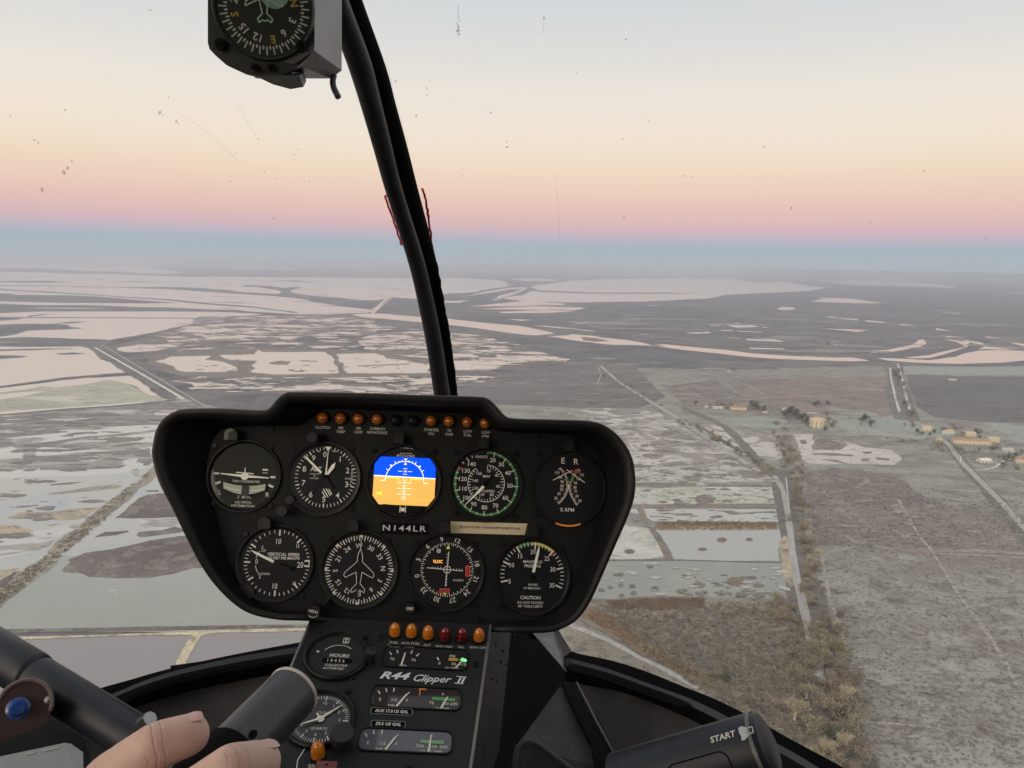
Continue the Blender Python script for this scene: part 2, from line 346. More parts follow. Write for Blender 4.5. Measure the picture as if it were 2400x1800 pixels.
Ssheet('mud_islet', [[(632,850),(660,845),(682,848),(675,855),(635,854)],[(700,845),(745,846),(742,848),(705,847)],[(322,815),(334,813),(332,816)],[(362,814),(372,813),(370,816)],[(835,857),(960,852),(960,854),(840,859)]], mBROWN, 4, label='small brown islets in the cream ponds', cat='islets')
# left foreground flats
Ssheet('flat', [[(-500,1000),(0,920),(60,913),(100,905),(130,909),(200,901),(256,890),(290,897),(330,915),(350,925),(395,938),(420,930),(440,938),(300,960),(120,972),(0,980),(-500,1030)]], mPALEG, 2, amp=0.04, label='pale green salt flat beside the cream lagoon', cat='salt flat')
Ssheet('channel', [[(0,925),(60,918),(110,917),(60,928),(0,937),(-300,965),(-300,950)],[(0,966),(150,955),(340,941),(340,944),(150,959),(0,971),(-300,1000),(-300,995)],[(355,965),(370,962),(395,961),(408,967),(395,973),(365,973)]], wFAR, 3, amp=0.06, label='pale slivers of water on the salt flat', cat='pools', seed=9)
Ssheet('flat', [[(-500,1035),(0,976),(120,962),(300,950),(440,934),(520,960),(520,1010),(300,1010),(100,1020),(0,1032),(-500,1090)]], mGREY, 2, amp=0.03, label='grey streaked mudflat left of the panel', cat='mudflat')
Ssheet('lagoon', [[(-600,1082),(0,1022),(100,1012),(200,1004),(370,996),(480,985),(900,985),(900,1300),(500,1280),(0,1345),(-600,1420)]], wNEAR, 3, amp=0.02, label='broad shallow silver lagoon beside the panel', cat='lagoon', seed=10)
Ssheet('mudflat', [[(-600,1083),(0,1022),(100,1012),(200,1004),(370,996),(480,985),(620,985),(620,1050),(420,1075),(300,1108),(180,1118),(0,1122),(-600,1215)]], land('wet_mud', (.30, .29, .275), (.36, .345, .33), (.24, .23, .22), .01, .05, .3, puddle=((.50, .50, .49), .009, .40, .45), stretch=(.45, 1.5, .15)), 4, amp=0.06, label='streaky wet mudflat left of the panel', cat='mudflat', seed=70)
Ssheet('mudflat', [[(-300,1270),(0,1262),(140,1235),(200,1222),(190,1238),(140,1258),(108,1284),(0,1312),(-300,1350)],[(330,1218),(420,1216),(560,1222),(560,1248),(420,1240),(370,1244),(330,1234)]], land('wet_silt', (.34, .33, .32), (.40, .39, .38), (.27, .26, .25), .01, .06, .3, puddle=((.50, .50, .49), .02, .45, .52), stretch=(.5, 1.4, .15)), 4, amp=0.1, label='smooth pale silt in the silver lagoon', cat='mudflat', seed=71)
Ssheet('lagoon', [[(-600,1400),(-60,1420),(0,1395),(95,1345),(140,1300),(330,1320),(560,1330),(900,1300),(900,1472),(0,1480),(-600,1490)]], wGREEN, 4, amp=0.02, label='smooth grey green lagoon between the two dikes', cat='lagoon', seed=11)
Ssheet('salt_pan', [[(-600,1508),(0,1492),(430,1485),(480,1480),(900,1474),(1100,1474),(1100,2300),(-600,2300)]], wPURP, 3, amp=0.0, label='purple grey salt pan beyond the cabin sill', cat='salt pan')
Ssheet('mud_bar', [
 [(28,1046),(60,1041),(110,1036),(200,1023),(280,1017),(366,1007),(366,1012),(290,1022),(200,1029),(140,1040),(90,1050),(40,1054)],
 [(-300,1050),(0,1036),(28,1037),(36,1045),(0,1052),(-300,1070)],
 [(0,1022),(140,1010),(140,1015),(60,1022),(0,1030),(-300,1055)],
 [(55,1062),(80,1060),(88,1070),(120,1068),(200,1060),(300,1055),(350,1055),(350,1062),(250,1068),(150,1073),(100,1078),(60,1086),(35,1088),(55,1078)],
 [(65,1093),(120,1096),(200,1093),(296,1090),(280,1098),(200,1101),(140,1103),(90,1102),(95,1098)],
 [(205,1045),(230,1040),(275,1031),(295,1032),(285,1036),(240,1044),(228,1050),(212,1050)],
 [(118,1135),(160,1131),(195,1130),(160,1136),(120,1138)],[(0,1171),(22,1168),(0,1173)],[(33,1167),(45,1167),(36,1169)],
 [(240,1076),(262,1073),(275,1075),(245,1079)],[(140,1022),(175,1016),(170,1024),(150,1024)],
 [(310,1060),(350,1050),(352,1090),(335,1092),(338,1080),(318,1085),(325,1076)],
 [(308,1101),(322,1098),(328,1112),(318,1117),(312,1112)],
 [(0,1298),(60,1292),(100,1279),(112,1280),(90,1287),(40,1297),(0,1303)],[(108,1252),(118,1248),(120,1254)],[(108,1232),(140,1227),(120,1233)]],
 mGREY, 5, amp=0.12, depth=4, label='thin grey mud bars in the silver lagoon', cat='mud bars', seed=12)
Ssheet('mud_bank', [
 [(270,1214),(300,1190),(325,1168),(345,1160),(378,1156),(420,1156),(560,1180),(560,1215),(400,1213),(330,1215)],
 [(222,1258),(245,1248),(300,1244),(302,1247),(270,1255),(230,1259)],
 [(320,1255),(325,1248),(380,1243),(410,1235),(440,1245),(390,1252),(330,1260)],
 [(340,1150),(372,1149),(372,1153),(345,1153)],
 [(145,1337),(165,1318),(160,1312),(200,1296),(260,1288),(350,1267),(420,1257),(560,1250),(560,1330),(450,1333),(400,1347),(350,1355),(280,1356),(210,1353),(195,1345),(170,1343),(150,1342)]],
 mDPURP, 5, amp=0.05, depth=4, label='dark purple mud banks left of the panel', cat='mud banks', seed=13)
Ssheet('sand_bar', [
 [(110,1158),(160,1150),(220,1140),(270,1135),(288,1139),(270,1145),(200,1152),(150,1157),(118,1159)],
 [(15,1214),(50,1202),(120,1200),(180,1192),(232,1188),(210,1203),(185,1217),(150,1219),(100,1215),(50,1216)],
 [(-400,1225),(0,1231),(40,1232),(70,1240),(78,1247),(50,1251),(0,1255),(-400,1262)],
 [(-300,1355),(0,1338),(45,1331),(20,1350),(0,1362),(-300,1420)]],
 mTAN, 6, amp=0.08, depth=4, label='yellowish sand bars in the silver lagoon', cat='sand bars', seed=14)
Ssheet('dike', [[(400,1060),(352,1100),(338,1115),(322,1135),(295,1145),(270,1165),(235,1190),(205,1215),(185,1240),(150,1255),(125,1280),(112,1293),(130,1302),(105,1310),(60,1330),(20,1365),(0,1380),(-60,1410),(-160,1480),(-60,1475),(0,1428),(20,1405),(55,1380),(95,1350),(135,1318),(140,1300),(170,1278),(200,1258),(215,1235),(250,1210),(285,1185),(310,1165),(325,1145),(345,1135),(358,1125),(372,1100),(420,1066)]], 
 land('dike_soil', (.30, .275, .23), (.21, .20, .185), (.36, .33, .26), 0.02, 0.08, 0.4), 7, amp=0.08, depth=4, label='rough earth dike running diagonally to the panel', cat='dike', seed=15)
Ssheet('dike', [[(-600,1482),(0,1476),(250,1472),(500,1467),(900,1461),(900,1468),(500,1476),(250,1480),(0,1486),(-600,1496)]], mDPURP, 7, amp=0.02, depth=5, label='dark bank along the grey green lagoon', cat='dike', seed=16)
Ssheet('dike', [[(-600,1508),(0,1495),(200,1490),(430,1482),(470,1479),(900,1470),(900,1477),(520,1484),(485,1487),(470,1493),(448,1530),(432,1565),(405,1610),(380,1610),(410,1560),(432,1515),(450,1489),(300,1491),(30,1501),(-600,1518)]], mSAND, 8, amp=0.03, depth=5, label='pale sand dike forking beside the salt pans', cat='dike', seed=17)
strips('track', [([(222,814.5),(320,870),(432,936)], 7)], mWHITE, 9, 'straight chalk white track running down to the panel', 'track')
strips('track', [([(245,812),(300,845),(370,886),(480,952),(560,1005)], 4), ([(236,812),(262,796),(340,783),(440,763)], 4), ([(-300,1025),(0,997),(100,986),(300,965),(430,945)], 3.5), ([(-300,1055),(0,1018),(130,1008),(380,990)], 3.0),([(0,802.6),(100,803.4),(235,803)],5)], mROAD, 9, 'thin grey tracks beside the white track', 'tracks')
strips('verge', [([(-300,1003),(0,973),(150,960),(300,950),(420,937)], 14), ([(212,816),(302,875),(410,938)], 9), ([(250,822),(360,886),(470,950)], 5), ([(-300,930),(0,907),(80,897),(150,887),(310,876)], 9), ([(-300,808),(0,806.5),(140,807),(215,808.5),(262,797),(340,785),(440,764),(500,748),(620,740),(870,729)], 10),([(1040,742),(1180,752),(1300,765),(1400,780)],10)], mVERGE, 8, 'dark verges and banks along the tracks', 'verges')
# right half
Ssheet('pasture', [[(1010,930),(1240,905),(1330,880),(1480,862),(1700,868),(2040,858),(2300,866),(3000,860),(4200,2400),(1000,2400)]], mFROST, 1, amp=0.01, depth=3, label='frosted grey green pasture spreading across the right', cat='pasture', seed=20)
Ssheet('field', [[(1010,868),(1170,876),(1330,852),(1480,850),(1560,930),(1500,960),(1330,955),(1010,940)]], land('fallow', (.16,.15,.15), (.19,.175,.17), (.14,.135,.135), 0.003, 0.01, 0.08, stretch=(.4,1.8,0.05)), 2, amp=0.03, label='dull brown fallow land behind the panel top', cat='field', seed=21)
Ssheet('field', [[(1700,890),(1860,884),(2082,884),(2092,905),(2112,970),(2050,976),(1900,972),(1750,942)]], mFIELDR, 2, amp=0.01, label='russet brown field left of the straight canal', cat='field', seed=22)
Ssheet('field', [[(2126,878),(2250,882),(3000,884),(3000,1010),(2420,992),(2300,990),(2190,978),(2150,955)]], mFIELDD, 2, amp=0.01, label='dark ploughed field right of the straight canal', cat='field', seed=23)
Ssheet('meadow', [[(2115,858),(2300,860),(2900,852),(2900,880),(2250,880),(2125,877)],[(1690,985),(1740,978),(1790,975),(1845,985),(1852,1004),(1780,1003),(1710,997)],[(1925,985),(2090,980),(2200,1000),(2225,1020),(2150,1030),(2000,1015)],[(2300,990),(2420,1000),(2600,1030),(2500,1060),(2390,1040)],[(1930,952),(2050,968),(2060,976),(1960,968)]], mGREEN, 3, amp=0.05, label='pale green frosted meadows around the village', cat='meadows', seed=24)
Ssheet('field', [[(1885,1106),(1950,1098),(2100,1112),(2140,1150),(2230,1190),(2480,1230),(2480,1300),(2300,1285),(2160,1292),(2050,1278),(1900,1275),(1890,1180)]], mFIELDB, 2, amp=0.04, label='darker brown rough pasture right of the tree row', cat='field', seed=25)
Ssheet('field', [[(1560,905),(1680,890),(1760,940),(1900,975),(1850,990),(1700,960),(1600,950)],[(2090,1290),(2400,1300),(2500,1340),(2300,1330)]], mFIELDB, 2, amp=0.05, label='brown rough land before the farmhouse', cat='field', seed=26)
Ssheet('salt_marsh', [[(1330,968),(1380,955),(1530,958),(1600,1000),(1650,1030),(1740,1075),(1815,1128),(1480,1130),(1470,1060),(1420,1000)]], mPUD2, 3, amp=0.03, label='white frosted salt marsh beside the panel', cat='salt marsh', seed=27)
Ssheet('salt_marsh', [[(1650,990),(1700,1005),(1780,1012),(1830,1030),(1835,1075),(1800,1085),(1700,1050),(1640,1005)]], mPUD2, 3, amp=0.04, label='white frosted marsh between road and tree row', cat='salt marsh', seed=28)
Ssheet('pan', [[(1420,1060),(1600,1072),(1640,1084),(1590,1092),(1430,1090)],[(1857,1018),(1905,1018),(1910,1035),(1905,1055),(1970,1055),(1985,1040),(1975,1033),(2000,1040),(2025,1048),(2060,1052),(2090,1055),(2112,1070),(2113,1080),(2095,1090),(2000,1087),(1940,1090),(1890,1085),(1875,1070),(1870,1050)],[(1640,1000),(1690,1022),(1740,1048),(1790,1052),(1770,1056),(1700,1040),(1650,1012)]], mSNOW, 4, amp=0.07, label='white salt pan with dark islets', cat='salt pan', seed=29)
Ssheet('pan_islets', [[(1903,1063),(1950,1062),(2000,1066),(2000,1070),(1950,1068),(1905,1067)],[(2018,1060),(2040,1058),(2045,1062),(2030,1065)],[(2018,1075),(2040,1075),(2035,1082),(2020,1081)],[(2050,1071),(2085,1075),(2083,1080),(2055,1078)],[(1910,1032),(1930,1028),(1970,1040),(1975,1052),(1940,1055),(1912,1048)],[(1872,1033),(1888,1030),(1892,1040),(1880,1042)],[(1500,1044),(1520,1042),(1518,1048),(1502,1048)],[(1920,1076),(1960,1078),(1990,1088),(1950,1082)]], mFIELDB, 5, amp=0.1, label='dark islets in the white salt pan', cat='islets', seed=30)
Ssheet('pan', [[(1400,1093),(1600,1096),(1700,1105),(1800,1130),(1400,1132)],[(1420,1144),(1810,1141),(1822,1180),(1420,1184)]], mGPOND, 4, amp=0.07, label='pale green algae pans beside the panel', cat='salt pan', seed=31)
Ssheet('bank', [[(1420,1132),(1560,1133),(1810,1136),(1812,1142),(1560,1140),(1420,1139)],[(1420,1183),(1700,1181),(1822,1181),(1825,1193),(1700,1189),(1420,1192)],[(1625,1168),(1650,1158),(1680,1168),(1670,1180),(1640,1182)],[(1570,1172),(1590,1168),(1602,1176),(1590,1180)],[(1610,1118),(1640,1112),(1662,1120),(1640,1130),(1615,1126)],[(1520,1232),(1545,1250),(1570,1290),(1580,1312),(1560,1312),(1540,1270),(1500,1210),(1490,1190),(1510,1195)]], mBROWN, 6, amp=0.1, label='brown banks and islets dividing the pans', cat='banks', seed=32)
Ssheet('pond', [[(1420,1192),(1825,1194),(1828,1224),(1530,1222),(1500,1205)]], wNEAR, 4, amp=0.07, label='narrow bluish pond above the reed belt', cat='pond', seed=33)
Ssheet('pond', [[(1535,1243),(1835,1241),(1832,1270),(1825,1285),(1828,1316),(1570,1312),(1560,1290),(1540,1265)]], water('grey_water', (.36,.37,.365)), 4, amp=0.07, label='smooth pale grey pond below the reed belt', cat='pond', seed=34)
Ssheet('reed_bed', [[(1535,1224),(1650,1222),(1820,1224),(1818,1234),(1535,1236)]], land('reeds', (.33,.25,.19), (.27,.22,.18), (.24,.21,.18), .03,.12,.6, bump=1.5), 5, amp=0.02, label='brown reed belt between two ponds', cat='reeds', seed=35)
Ssheet('reed_bed', [[(1545,1235),(1815,1233),(1815,1241),(1700,1243),(1560,1243)],[(1825,1275),(1838,1255),(1848,1265),(1862,1370),(1852,1378),(1835,1345)],[(1636,1287),(1650,1285),(1660,1288),(1645,1292)]], mTAN, 6, amp=0.03, label='straw coloured bank along the pale pond', cat='bank', seed=36)
Ssheet('flat', [[(1370,1222),(1530,1240),(1556,1275),(1572,1303),(1500,1312),(1340,1314)]], mGPOND, 4, amp=0.04, label='mottled green flat left of the pale pond', cat='salt flat', seed=37)
Ssheet('pond', [[(1330,1316),(1830,1319),(1838,1350),(1858,1385),(1845,1402),(1500,1398),(1440,1405),(1330,1405)]], water('green_pond', (.235,.25,.225), ((.28,.29,.235), .02, .5, .66)), 4, amp=0.02, label='grey green pond dotted with dark tussocks', cat='pond', seed=38)
Ssheet('bank', [[(1330,1312),(1570,1311),(1700,1315),(1830,1317),(1830,1320),(1700,1318),(1570,1314),(1330,1316)],[(1330,1402),(1440,1405),(1490,1400),(1650,1399),(1650,1402),(1500,1406),(1440,1412),(1330,1412)]], mVERGE, 5, amp=0.03, label='thin dark banks of the tussock pond', cat='banks', seed=39)
tus = [(1450,1347,13,5),(1430,1377,7,4),(1455,1372,6,5),(1482,1375,8,5),(1485,1391,8,5),(1457,1397,7,4),(1410,1384,8,4),(1523,1330,8,3),(1604,1350,8,4),(1598,1387,14,6),(1640,1373,12,5),(1650,1389,9,4),(1690,1394,10,4),(1737,1396,14,6),(1780,1396,14,7),(1535,1381,10,6),(1760,1355,14,4),(1780,1373,12,4)]
def ell(x, y, a, b, n=9): return [(x + a * math.cos(2 * math.pi * k / n), y + b * math.sin(2 * math.pi * k / n)) for k in range(n)]
for i, (x, y, a, b) in enumerate(tus):
    sheet('tussock', [ell(x, y, a, b)], mVERGE, 9, amp=0.15, depth=2, label='dark oval sedge tussock in the grey green pond', cat='tussock', kind='thing', seed=40 + i)['group'] = 'sedge tussocks in the grey green pond'
Ssheet('reed_islets', [ell(1724,1364,22,11), ell(1692,1266,12,6), ell(1756,1265,9,4), ell(1646,1288,11,4), ell(1475,1293,13,6)], mRUST, 6, amp=0.12, depth=3, label='rusty reed islets in the ponds', cat='islets', seed=60)
Ssheet('scrub', [[(1300,1412),(1500,1408),(1850,1404),(1885,1450),(1905,1530),(1950,1640),(2000,1800),(2100,2200),(1300,2200)]], mSCRUB, 3, amp=0.02, label='brown rough scrub beyond the right sill', cat='scrubland', seed=61)
Ssheet('reed_bed', [[(1420,1425),(1500,1408),(1560,1402),(1640,1402),(1650,1420),(1600,1426),(1540,1430),(1500,1424),(1450,1432)],[(1330,1415),(1400,1425),(1430,1445),(1480,1480),(1500,1505),(1490,1515),(1440,1490),(1380,1455),(1330,1440)],[(1515,1525),(1550,1520),(1600,1550),(1610,1570),(1650,1580),(1665,1600),(1620,1585),(1560,1560)],[(1735,1578),(1820,1570),(1850,1592),(1830,1620),(1732,1616)],[(1660,1540),(1700,1545),(1715,1580),(1690,1590)]], mRUST, 4, amp=0.14, depth=4, label='rust orange reed patches in the scrub', cat='reeds', seed=62)
strips('ditch', [([(1640,1418),(1668,1435),(1685,1470),(1700,1495),(1730,1515)], 3), ([(1330,1440),(1420,1485),(1500,1535),(1580,1570),(1680,1635)], 2.5), ([(1560,1000),(1690,1062),(1815,1128)],3)], mVERGE, 6, 'narrow dark ditches through the scrub', 'ditches')
strips('road', [([(1330,1462),(1420,1500),(1500,1540),(1560,1570),(1640,1615),(1760,1690),(1900,1790),(2050,1900)], 6)], mROAD, 5, 'pale rutted track along the right cabin sill', 'track', amp=0.1)
strips('verge', [([(1600,955),(1700,1000),(1815,1118)], 16), ([(2215,1030),(2262,1090),(2400,1250),(2600,1480)], 18), ([(1835,1100),(1848,1200),(1862,1300),(1885,1400),(1930,1560),(1990,1760),(2060,1950)], 26), ([(2092,858),(2100,900),(2128,985)], 45), ([(1640,1000),(1720,1050),(1790,1080)],10)], mVERGE, 5, 'dark verges beside roads and canal', 'verges', amp=0.08)
strips('road', [([(1408,858),(1450,895),(1500,927),(1530,945),(1580,975),(1640,1015),(1720,1067),(1812,1128)], 9)], mROAD, 6, 'straight grey road from the panel corner to the canal', 'road', amp=0.02)
strips('road', [([(2195,1020),(2222,1040),(2255,1085),(2300,1130),(2350,1180),(2400,1238),(2470,1310),(2620,1480)], 8), ([(2200,1018),(2150,1015),(2125,1008),(2130,1000)], 5)], mROAD, 6, 'grey road leaving the village to the right edge', 'road', amp=0.02)
strips('path', [([(2275,1102),(2310,1101),(2335,1094),(2352,1080),(2400,1068)], 3)], mWHITE, 7, 'pale curved drive beside the village houses', 'path')
strips('path', [([(1815,1115),(1836,1150),(1846,1200),(1857,1290),(1868,1360),(1885,1430),(1900,1500),(1925,1600)], 6.5)], mROAD, 7, 'grey dirt road beside the thin canal', 'road')
strips('canal', [([(1842,1120),(1847,1165),(1854,1250),(1866,1320),(1876,1390)], 1.7), ([(2086,862),(2088,885),(2098,930),(2108,965)],5), ([(2103,852),(2110,870),(2124,930),(2136,975)],5),([(1402,862),(1408,880),(1400,900)],2)], water('canal_water', (.36,.36,.38)), 8, 'thin bright canals beside the tree rows', 'canals')
strips('path', [([(2105,1170),(2150,1250),(2190,1300),(2240,1385),(2310,1480),(2360,1560),(2385,1610)], 3.0), ([(2010,1690),(2180,1705),(2300,1735),(2500,1765)], 2.5),([(2200,1298),(2300,1302),(2450,1310)],2.5),([(1925,1300),(1945,1400),(1985,1520),(2000,1620)],2.5)], land('worn_path', (.36,.345,.32), (.31,.30,.28), (.26,.25,.23), .05,.2,1), 4, 'worn footpaths across the frosted pasture', 'paths', amp=0.12)
strips('path', [([(1530,945),(1480,965)],4),([(1690,960),(1740,985)],4),([(1600,790),(1700,801),(1790,805)],8),([(1700,735),(1850,745),(1950,753)],14),([(1925,822),(2000,836)],6),([(1490,878),(1640,905),(1700,915)],4),([(1640,870),(1760,905),(1790,925)],6),([(1930,950),(2000,962),(2110,975)],4),([(1860,1005),(1930,1015),(2010,1030)],3)], land('faint_track', (.30,.30,.29), (.27,.27,.26), (.25,.25,.24), .02,.1,.5), 4, 'faint tracks across the far fields', 'tracks', amp=0.08)

# ------------------------------------------------------------------ small patches that break up the flats
def inside(x, y, poly):
    r = False
    for (x1, y1), (x2, y2) in zip(poly, poly[1:] + poly[:1]):
        if (y1 > y) != (y2 > y) and x < (x2 - x1) * (y - y1) / (y2 - y1) + x1: r = not r
    return r
def blobs(name, region, n, size, asp, m, level, label, cat, seed, ang=0.1, kind='structure'):
    rn = random.Random(seed); vs, fs = [], []; z0 = nextz(level) + .02; x0, x1 = min(p[0] for p in region), max(p[0] for p in region); y0, y1 = min(p[1] for p in region), max(p[1] for p in region)
    k = 0
    while k < n:
        x, y = rn.uniform(x0, x1), rn.uniform(y0, y1)
        if not inside(x, y, region): continue
        k += 1; g = G(x, y); s = size[0] * (size[1] / size[0]) ** (rn.random() ** 1.5); s2 = s / rn.uniform(*asp); t = ang + rn.gauss(0, .12); ph = rn.uniform(0, 6)
        pts = []
        for j in range(9):
            q = 2 * math.pi * j / 9; r = rn.uniform(.6, 1.2); u, v = s * r * math.cos(q), s2 * r * math.sin(q); pts.append(Vector((g.x + u * math.cos(t) - v * math.sin(t), g.y + u * math.sin(t) + v * math.cos(t), 0)))
        pts = frac(pts, 3, .30, rn, .7); vs.append(([(p.x, p.y) for p in pts], z0 + k * .0004))
    o = fill(vs, name, m); return tag(o, label, cat, None, kind)
mMUD = land('mud_speck', (.22, .205, .19), (.18, .17, .16), (.26, .245, .23), .02, .1, .5)
mPALE = land('frost_speck', (.45, .44, .43), (.40, .395, .38), (.36, .35, .34), .02, .1, .5)
wPOOL = water('pool_water', (.56, .47, .41))
mr = [(470,742),(830,742),(960,770),(1240,818),(1330,846),(1180,858),(900,822),(600,816),(330,828),(300,815)]
blobs('pools', mr, 240, (9, 60), (1.2, 3.5), wPOOL, 9, 'countless small pink pools in the brown marsh', 'pools', 101)
blobs('mud', mr, 160, (10, 60), (1.2, 3.5), mBROWN, 10, 'small mud patches in the brown marsh', 'mud', 102)
blobs('mud', [(380,838),(1010,838),(1010,872),(440,874)], 60, (3, 14), (1, 2.5), mBROWN, 10, 'tiny reed tufts in the cream ponds', 'mud', 103)
blobs('pools', [(400,884),(1010,880),(1210,880),(1010,925),(640,922),(480,918)], 160, (5, 40), (1.2, 4), wPOOL, 9, 'broken pale pools before the panel top', 'pools', 104)
blobs('mud', [(400,884),(1010,880),(1210,880),(1010,925),(640,922),(480,918)], 120, (5, 30), (1.2, 4), mDARK, 10, 'dark mud patches before the panel top', 'mud', 105)
blobs('pools', [(1300,712),(1900,690),(2400,700),(2400,790),(2000,815),(1500,790),(1250,750)], 70, (14, 90), (1.5, 6), wRIV, 9, 'far scattered pink pools on the dark plain', 'pools', 106)
blobs('streaks', [(1300,712),(1900,690),(2400,690),(2400,815),(2000,830),(1500,795),(1250,755)], 90, (40, 260), (2, 6), land('pale_streak', (.22,.215,.21),(.25,.245,.23),(.19,.19,.19),.003,.01,.06), 8, 'faint pale streaks of dry land on the dark plain', 'land', 107)
blobs('bars', [(-100,640),(600,655),(860,722),(500,728),(300,690),(-100,685)], 44, (30, 240), (3, 9), mDARK, 8, 'thin dark bars in the far lagoons', 'mud bars', 108, ang=-.05)
blobs('bars', [(560,655),(1000,655),(1000,700),(700,690)], 24, (30, 160), (2, 6), mDARK, 8, 'thin bars in the farthest lagoon', 'mud bars', 109, ang=-.2)
blobs('bars', [(1260,662),(1700,658),(1800,680),(1500,700),(1260,690)], 20, (30, 200), (3, 8), mDARK, 8, 'thin bars in the far right lagoon', 'mud bars', 110)
blobs('mud', [(-60,1012),(360,1000),(350,1100),(200,1120),(-60,1130)], 60, (4, 34), (1.5, 5), mMUD, 9, 'small mud streaks on the wet flat', 'mud', 111, ang=.15)
blobs('mud', [(-60,1130),(350,1120),(250,1200),(-60,1290)], 30, (2, 20), (1.5, 5), mMUD, 9, 'small mud streaks in the silver lagoon', 'mud', 112, ang=.15)
blobs('streaks', [(-60,985),(440,945),(430,990),(-60,1025)], 50, (8, 60), (2, 6), mMUD, 9, 'brown streaks on the grey mudflat', 'mud', 113, ang=.15)
blobs('streaks', [(-60,985),(440,945),(430,990),(-60,1025)], 30, (8, 60), (2, 6), mPALE, 10, 'pale streaks on the grey mudflat', 'mud', 114, ang=.15)
blobs('frost', [(1330,968),(1530,958),(1650,1030),(1815,1128),(1480,1130),(1430,1010)], 170, (2.5, 22), (1, 3), mPALE, 9, 'white frost patches on the salt marsh', 'frost', 115)
blobs('mud', [(1330,968),(1530,958),(1650,1030),(1815,1128),(1480,1130),(1430,1010)], 150, (2, 20), (1, 3), mMUD, 10, 'brown patches on the salt marsh', 'mud', 116)
blobs('mud', [(1490,1095),(1790,1100),(1815,1180),(1500,1182)], 110, (1.5, 12), (1, 3), mMUD, 9, 'brown specks in the green pans', 'mud', 117)
blobs('frost', [(1490,1095),(1790,1100),(1815,1180),(1500,1182)], 70, (2, 14), (1, 4), mPALE, 10, 'pale specks in the green pans', 'frost', 118)
blobs('mud', [(1520,1196),(1822,1197),(1825,1222),(1530,1220)], 40, (2, 16), (2, 6), mMUD, 9, 'dark streaks in the narrow pond', 'mud', 119)
blobs('frost', [(1400,1320),(1830,1322),(1845,1395),(1400,1400)], 70, (1, 9), (1, 5), mPALE, 9, 'pale frost streaks on the grey green pond', 'frost', 120)
blobs('mud', [(1600,1345),(1840,1350),(1850,1398),(1600,1398)], 50, (1, 7), (1, 3), mMUD, 9, 'brown specks on the grey green pond', 'mud', 121)
blobs('streaks', [(1020,880),(1330,860),(1480,860),(1560,930),(1330,955),(1200,905)], 110, (6, 60), (2, 6), mMUD, 9, 'brown streaks on the fallow land', 'land', 122)
blobs('streaks', [(1250,830),(1700,860),(2080,890),(2090,965),(1900,970),(1600,950),(1400,870)], 130, (6, 60), (2, 6), land('pale_fallow', (.27,.26,.245),(.24,.235,.225),(.22,.21,.20),.01,.05,.3), 9, 'pale streaks on the far fields', 'land', 123)
blobs('streaks', [(1900,1100),(2400,1180),(2400,1280),(1900,1270)], 70, (2, 14), (1.5, 5), mMUD, 9, 'dark scuffs on the brown pasture', 'land', 124)
blobs('frost', [(1900,1100),(2400,1180),(2400,1280),(1900,1270)], 40, (2, 14), (1.5, 5), land('dull_frost', (.29,.285,.27),(.275,.27,.255),(.25,.245,.23),.02,.1,.5), 10, 'frosted scuffs on the brown pasture', 'land', 125)
pr = [(1930,1290),(2400,1300),(2400,1800),(2030,1800),(1960,1500)]
blobs('streaks', pr, 160, (.8, 4), (1.2, 4), land('dark_clump', (.205,.195,.18),(.185,.178,.165),(.23,.22,.20),.05,.3,1.2), 9, 'dark grass clumps on the frosted pasture', 'land', 126)
blobs('frost', pr, 40, (1.5, 6), (1.2, 4), land('frost_clump', (.325,.32,.30),(.30,.30,.28),(.28,.275,.255),.05,.3,1.2), 10, 'frost clumps on the pasture', 'land', 127)
blobs('streaks', [(1400,1440),(1850,1430),(1900,1560),(1960,1800),(1700,1660)], 260, (.8, 8), (1.2, 3), land('scrub_dark', (.13,.125,.12),(.16,.15,.135),(.19,.175,.15),.05,.3,1.2), 9, 'dark thickets in the scrub', 'scrub', 128, ang=.6)
blobs('streaks', [(1400,1440),(1850,1430),(1900,1560),(1960,1800),(1700,1660)], 120, (.8, 6), (1.2, 3), land('scrub_pale', (.24,.22,.18),(.225,.205,.17),(.21,.19,.155),.05,.3,1.2), 10, 'pale dry grass patches in the scrub', 'scrub', 129, ang=.6)
# low tufts of grass and heather standing on the near ground: ground cover nobody could count
def cover(name, region, n, hs, m, label, seed):
    rn = random.Random(seed); V, F = [], []; x0, x1 = min(p[0] for p in region), max(p[0] for p in region); y0, y1 = min(p[1] for p in region), max(p[1] for p in region); k = 0
    while k < n:
        x, y = rn.uniform(x0, x1), rn.uniform(y0, y1)
        if not inside(x, y, region): continue
        k += 1; g = G(x, y); h = rn.uniform(*hs)
        for j in range(7):
            a = rn.uniform(0, 6.28); r = h * rn.uniform(.2, 1.3); b = len(V); c = Vector((g.x + r * math.cos(a), g.y + r * math.sin(a), .35)); d = Vector((rn.uniform(-1, 1), rn.uniform(-1, 1), 0)) * h * .6
            V += [c - d, c + d, c + Vector((rn.uniform(-.4, .4) * h, rn.uniform(-.4, .4) * h, h * rn.uniform(.5, 1)))]; F.append((b, b + 1, b + 2))
    return tag(link(name, V, F, m), label, 'ground cover', None, 'stuff')
cover('grass_tufts', pr, 3000, (.4, 1.0), mat('tuft_dark', (.20, .19, .17), .9), 'dark grass tufts over the frosted pasture', 201)
cover('grass_tufts', [(1900,1100),(2400,1180),(2400,1290),(1900,1280)], 1600, (.5, 1.3), mat('tuft_brown', (.18, .165, .15), .9), 'brown grass tufts over the rough pasture', 202)
cover('scrub_tufts', [(1390,1420),(1860,1410),(1910,1560),(1970,1800),(1700,1670)], 4200, (.5, 1.5), mat('tuft_scrub', (.25, .228, .19), .9), 'dry tufts over the brown scrub', 203)
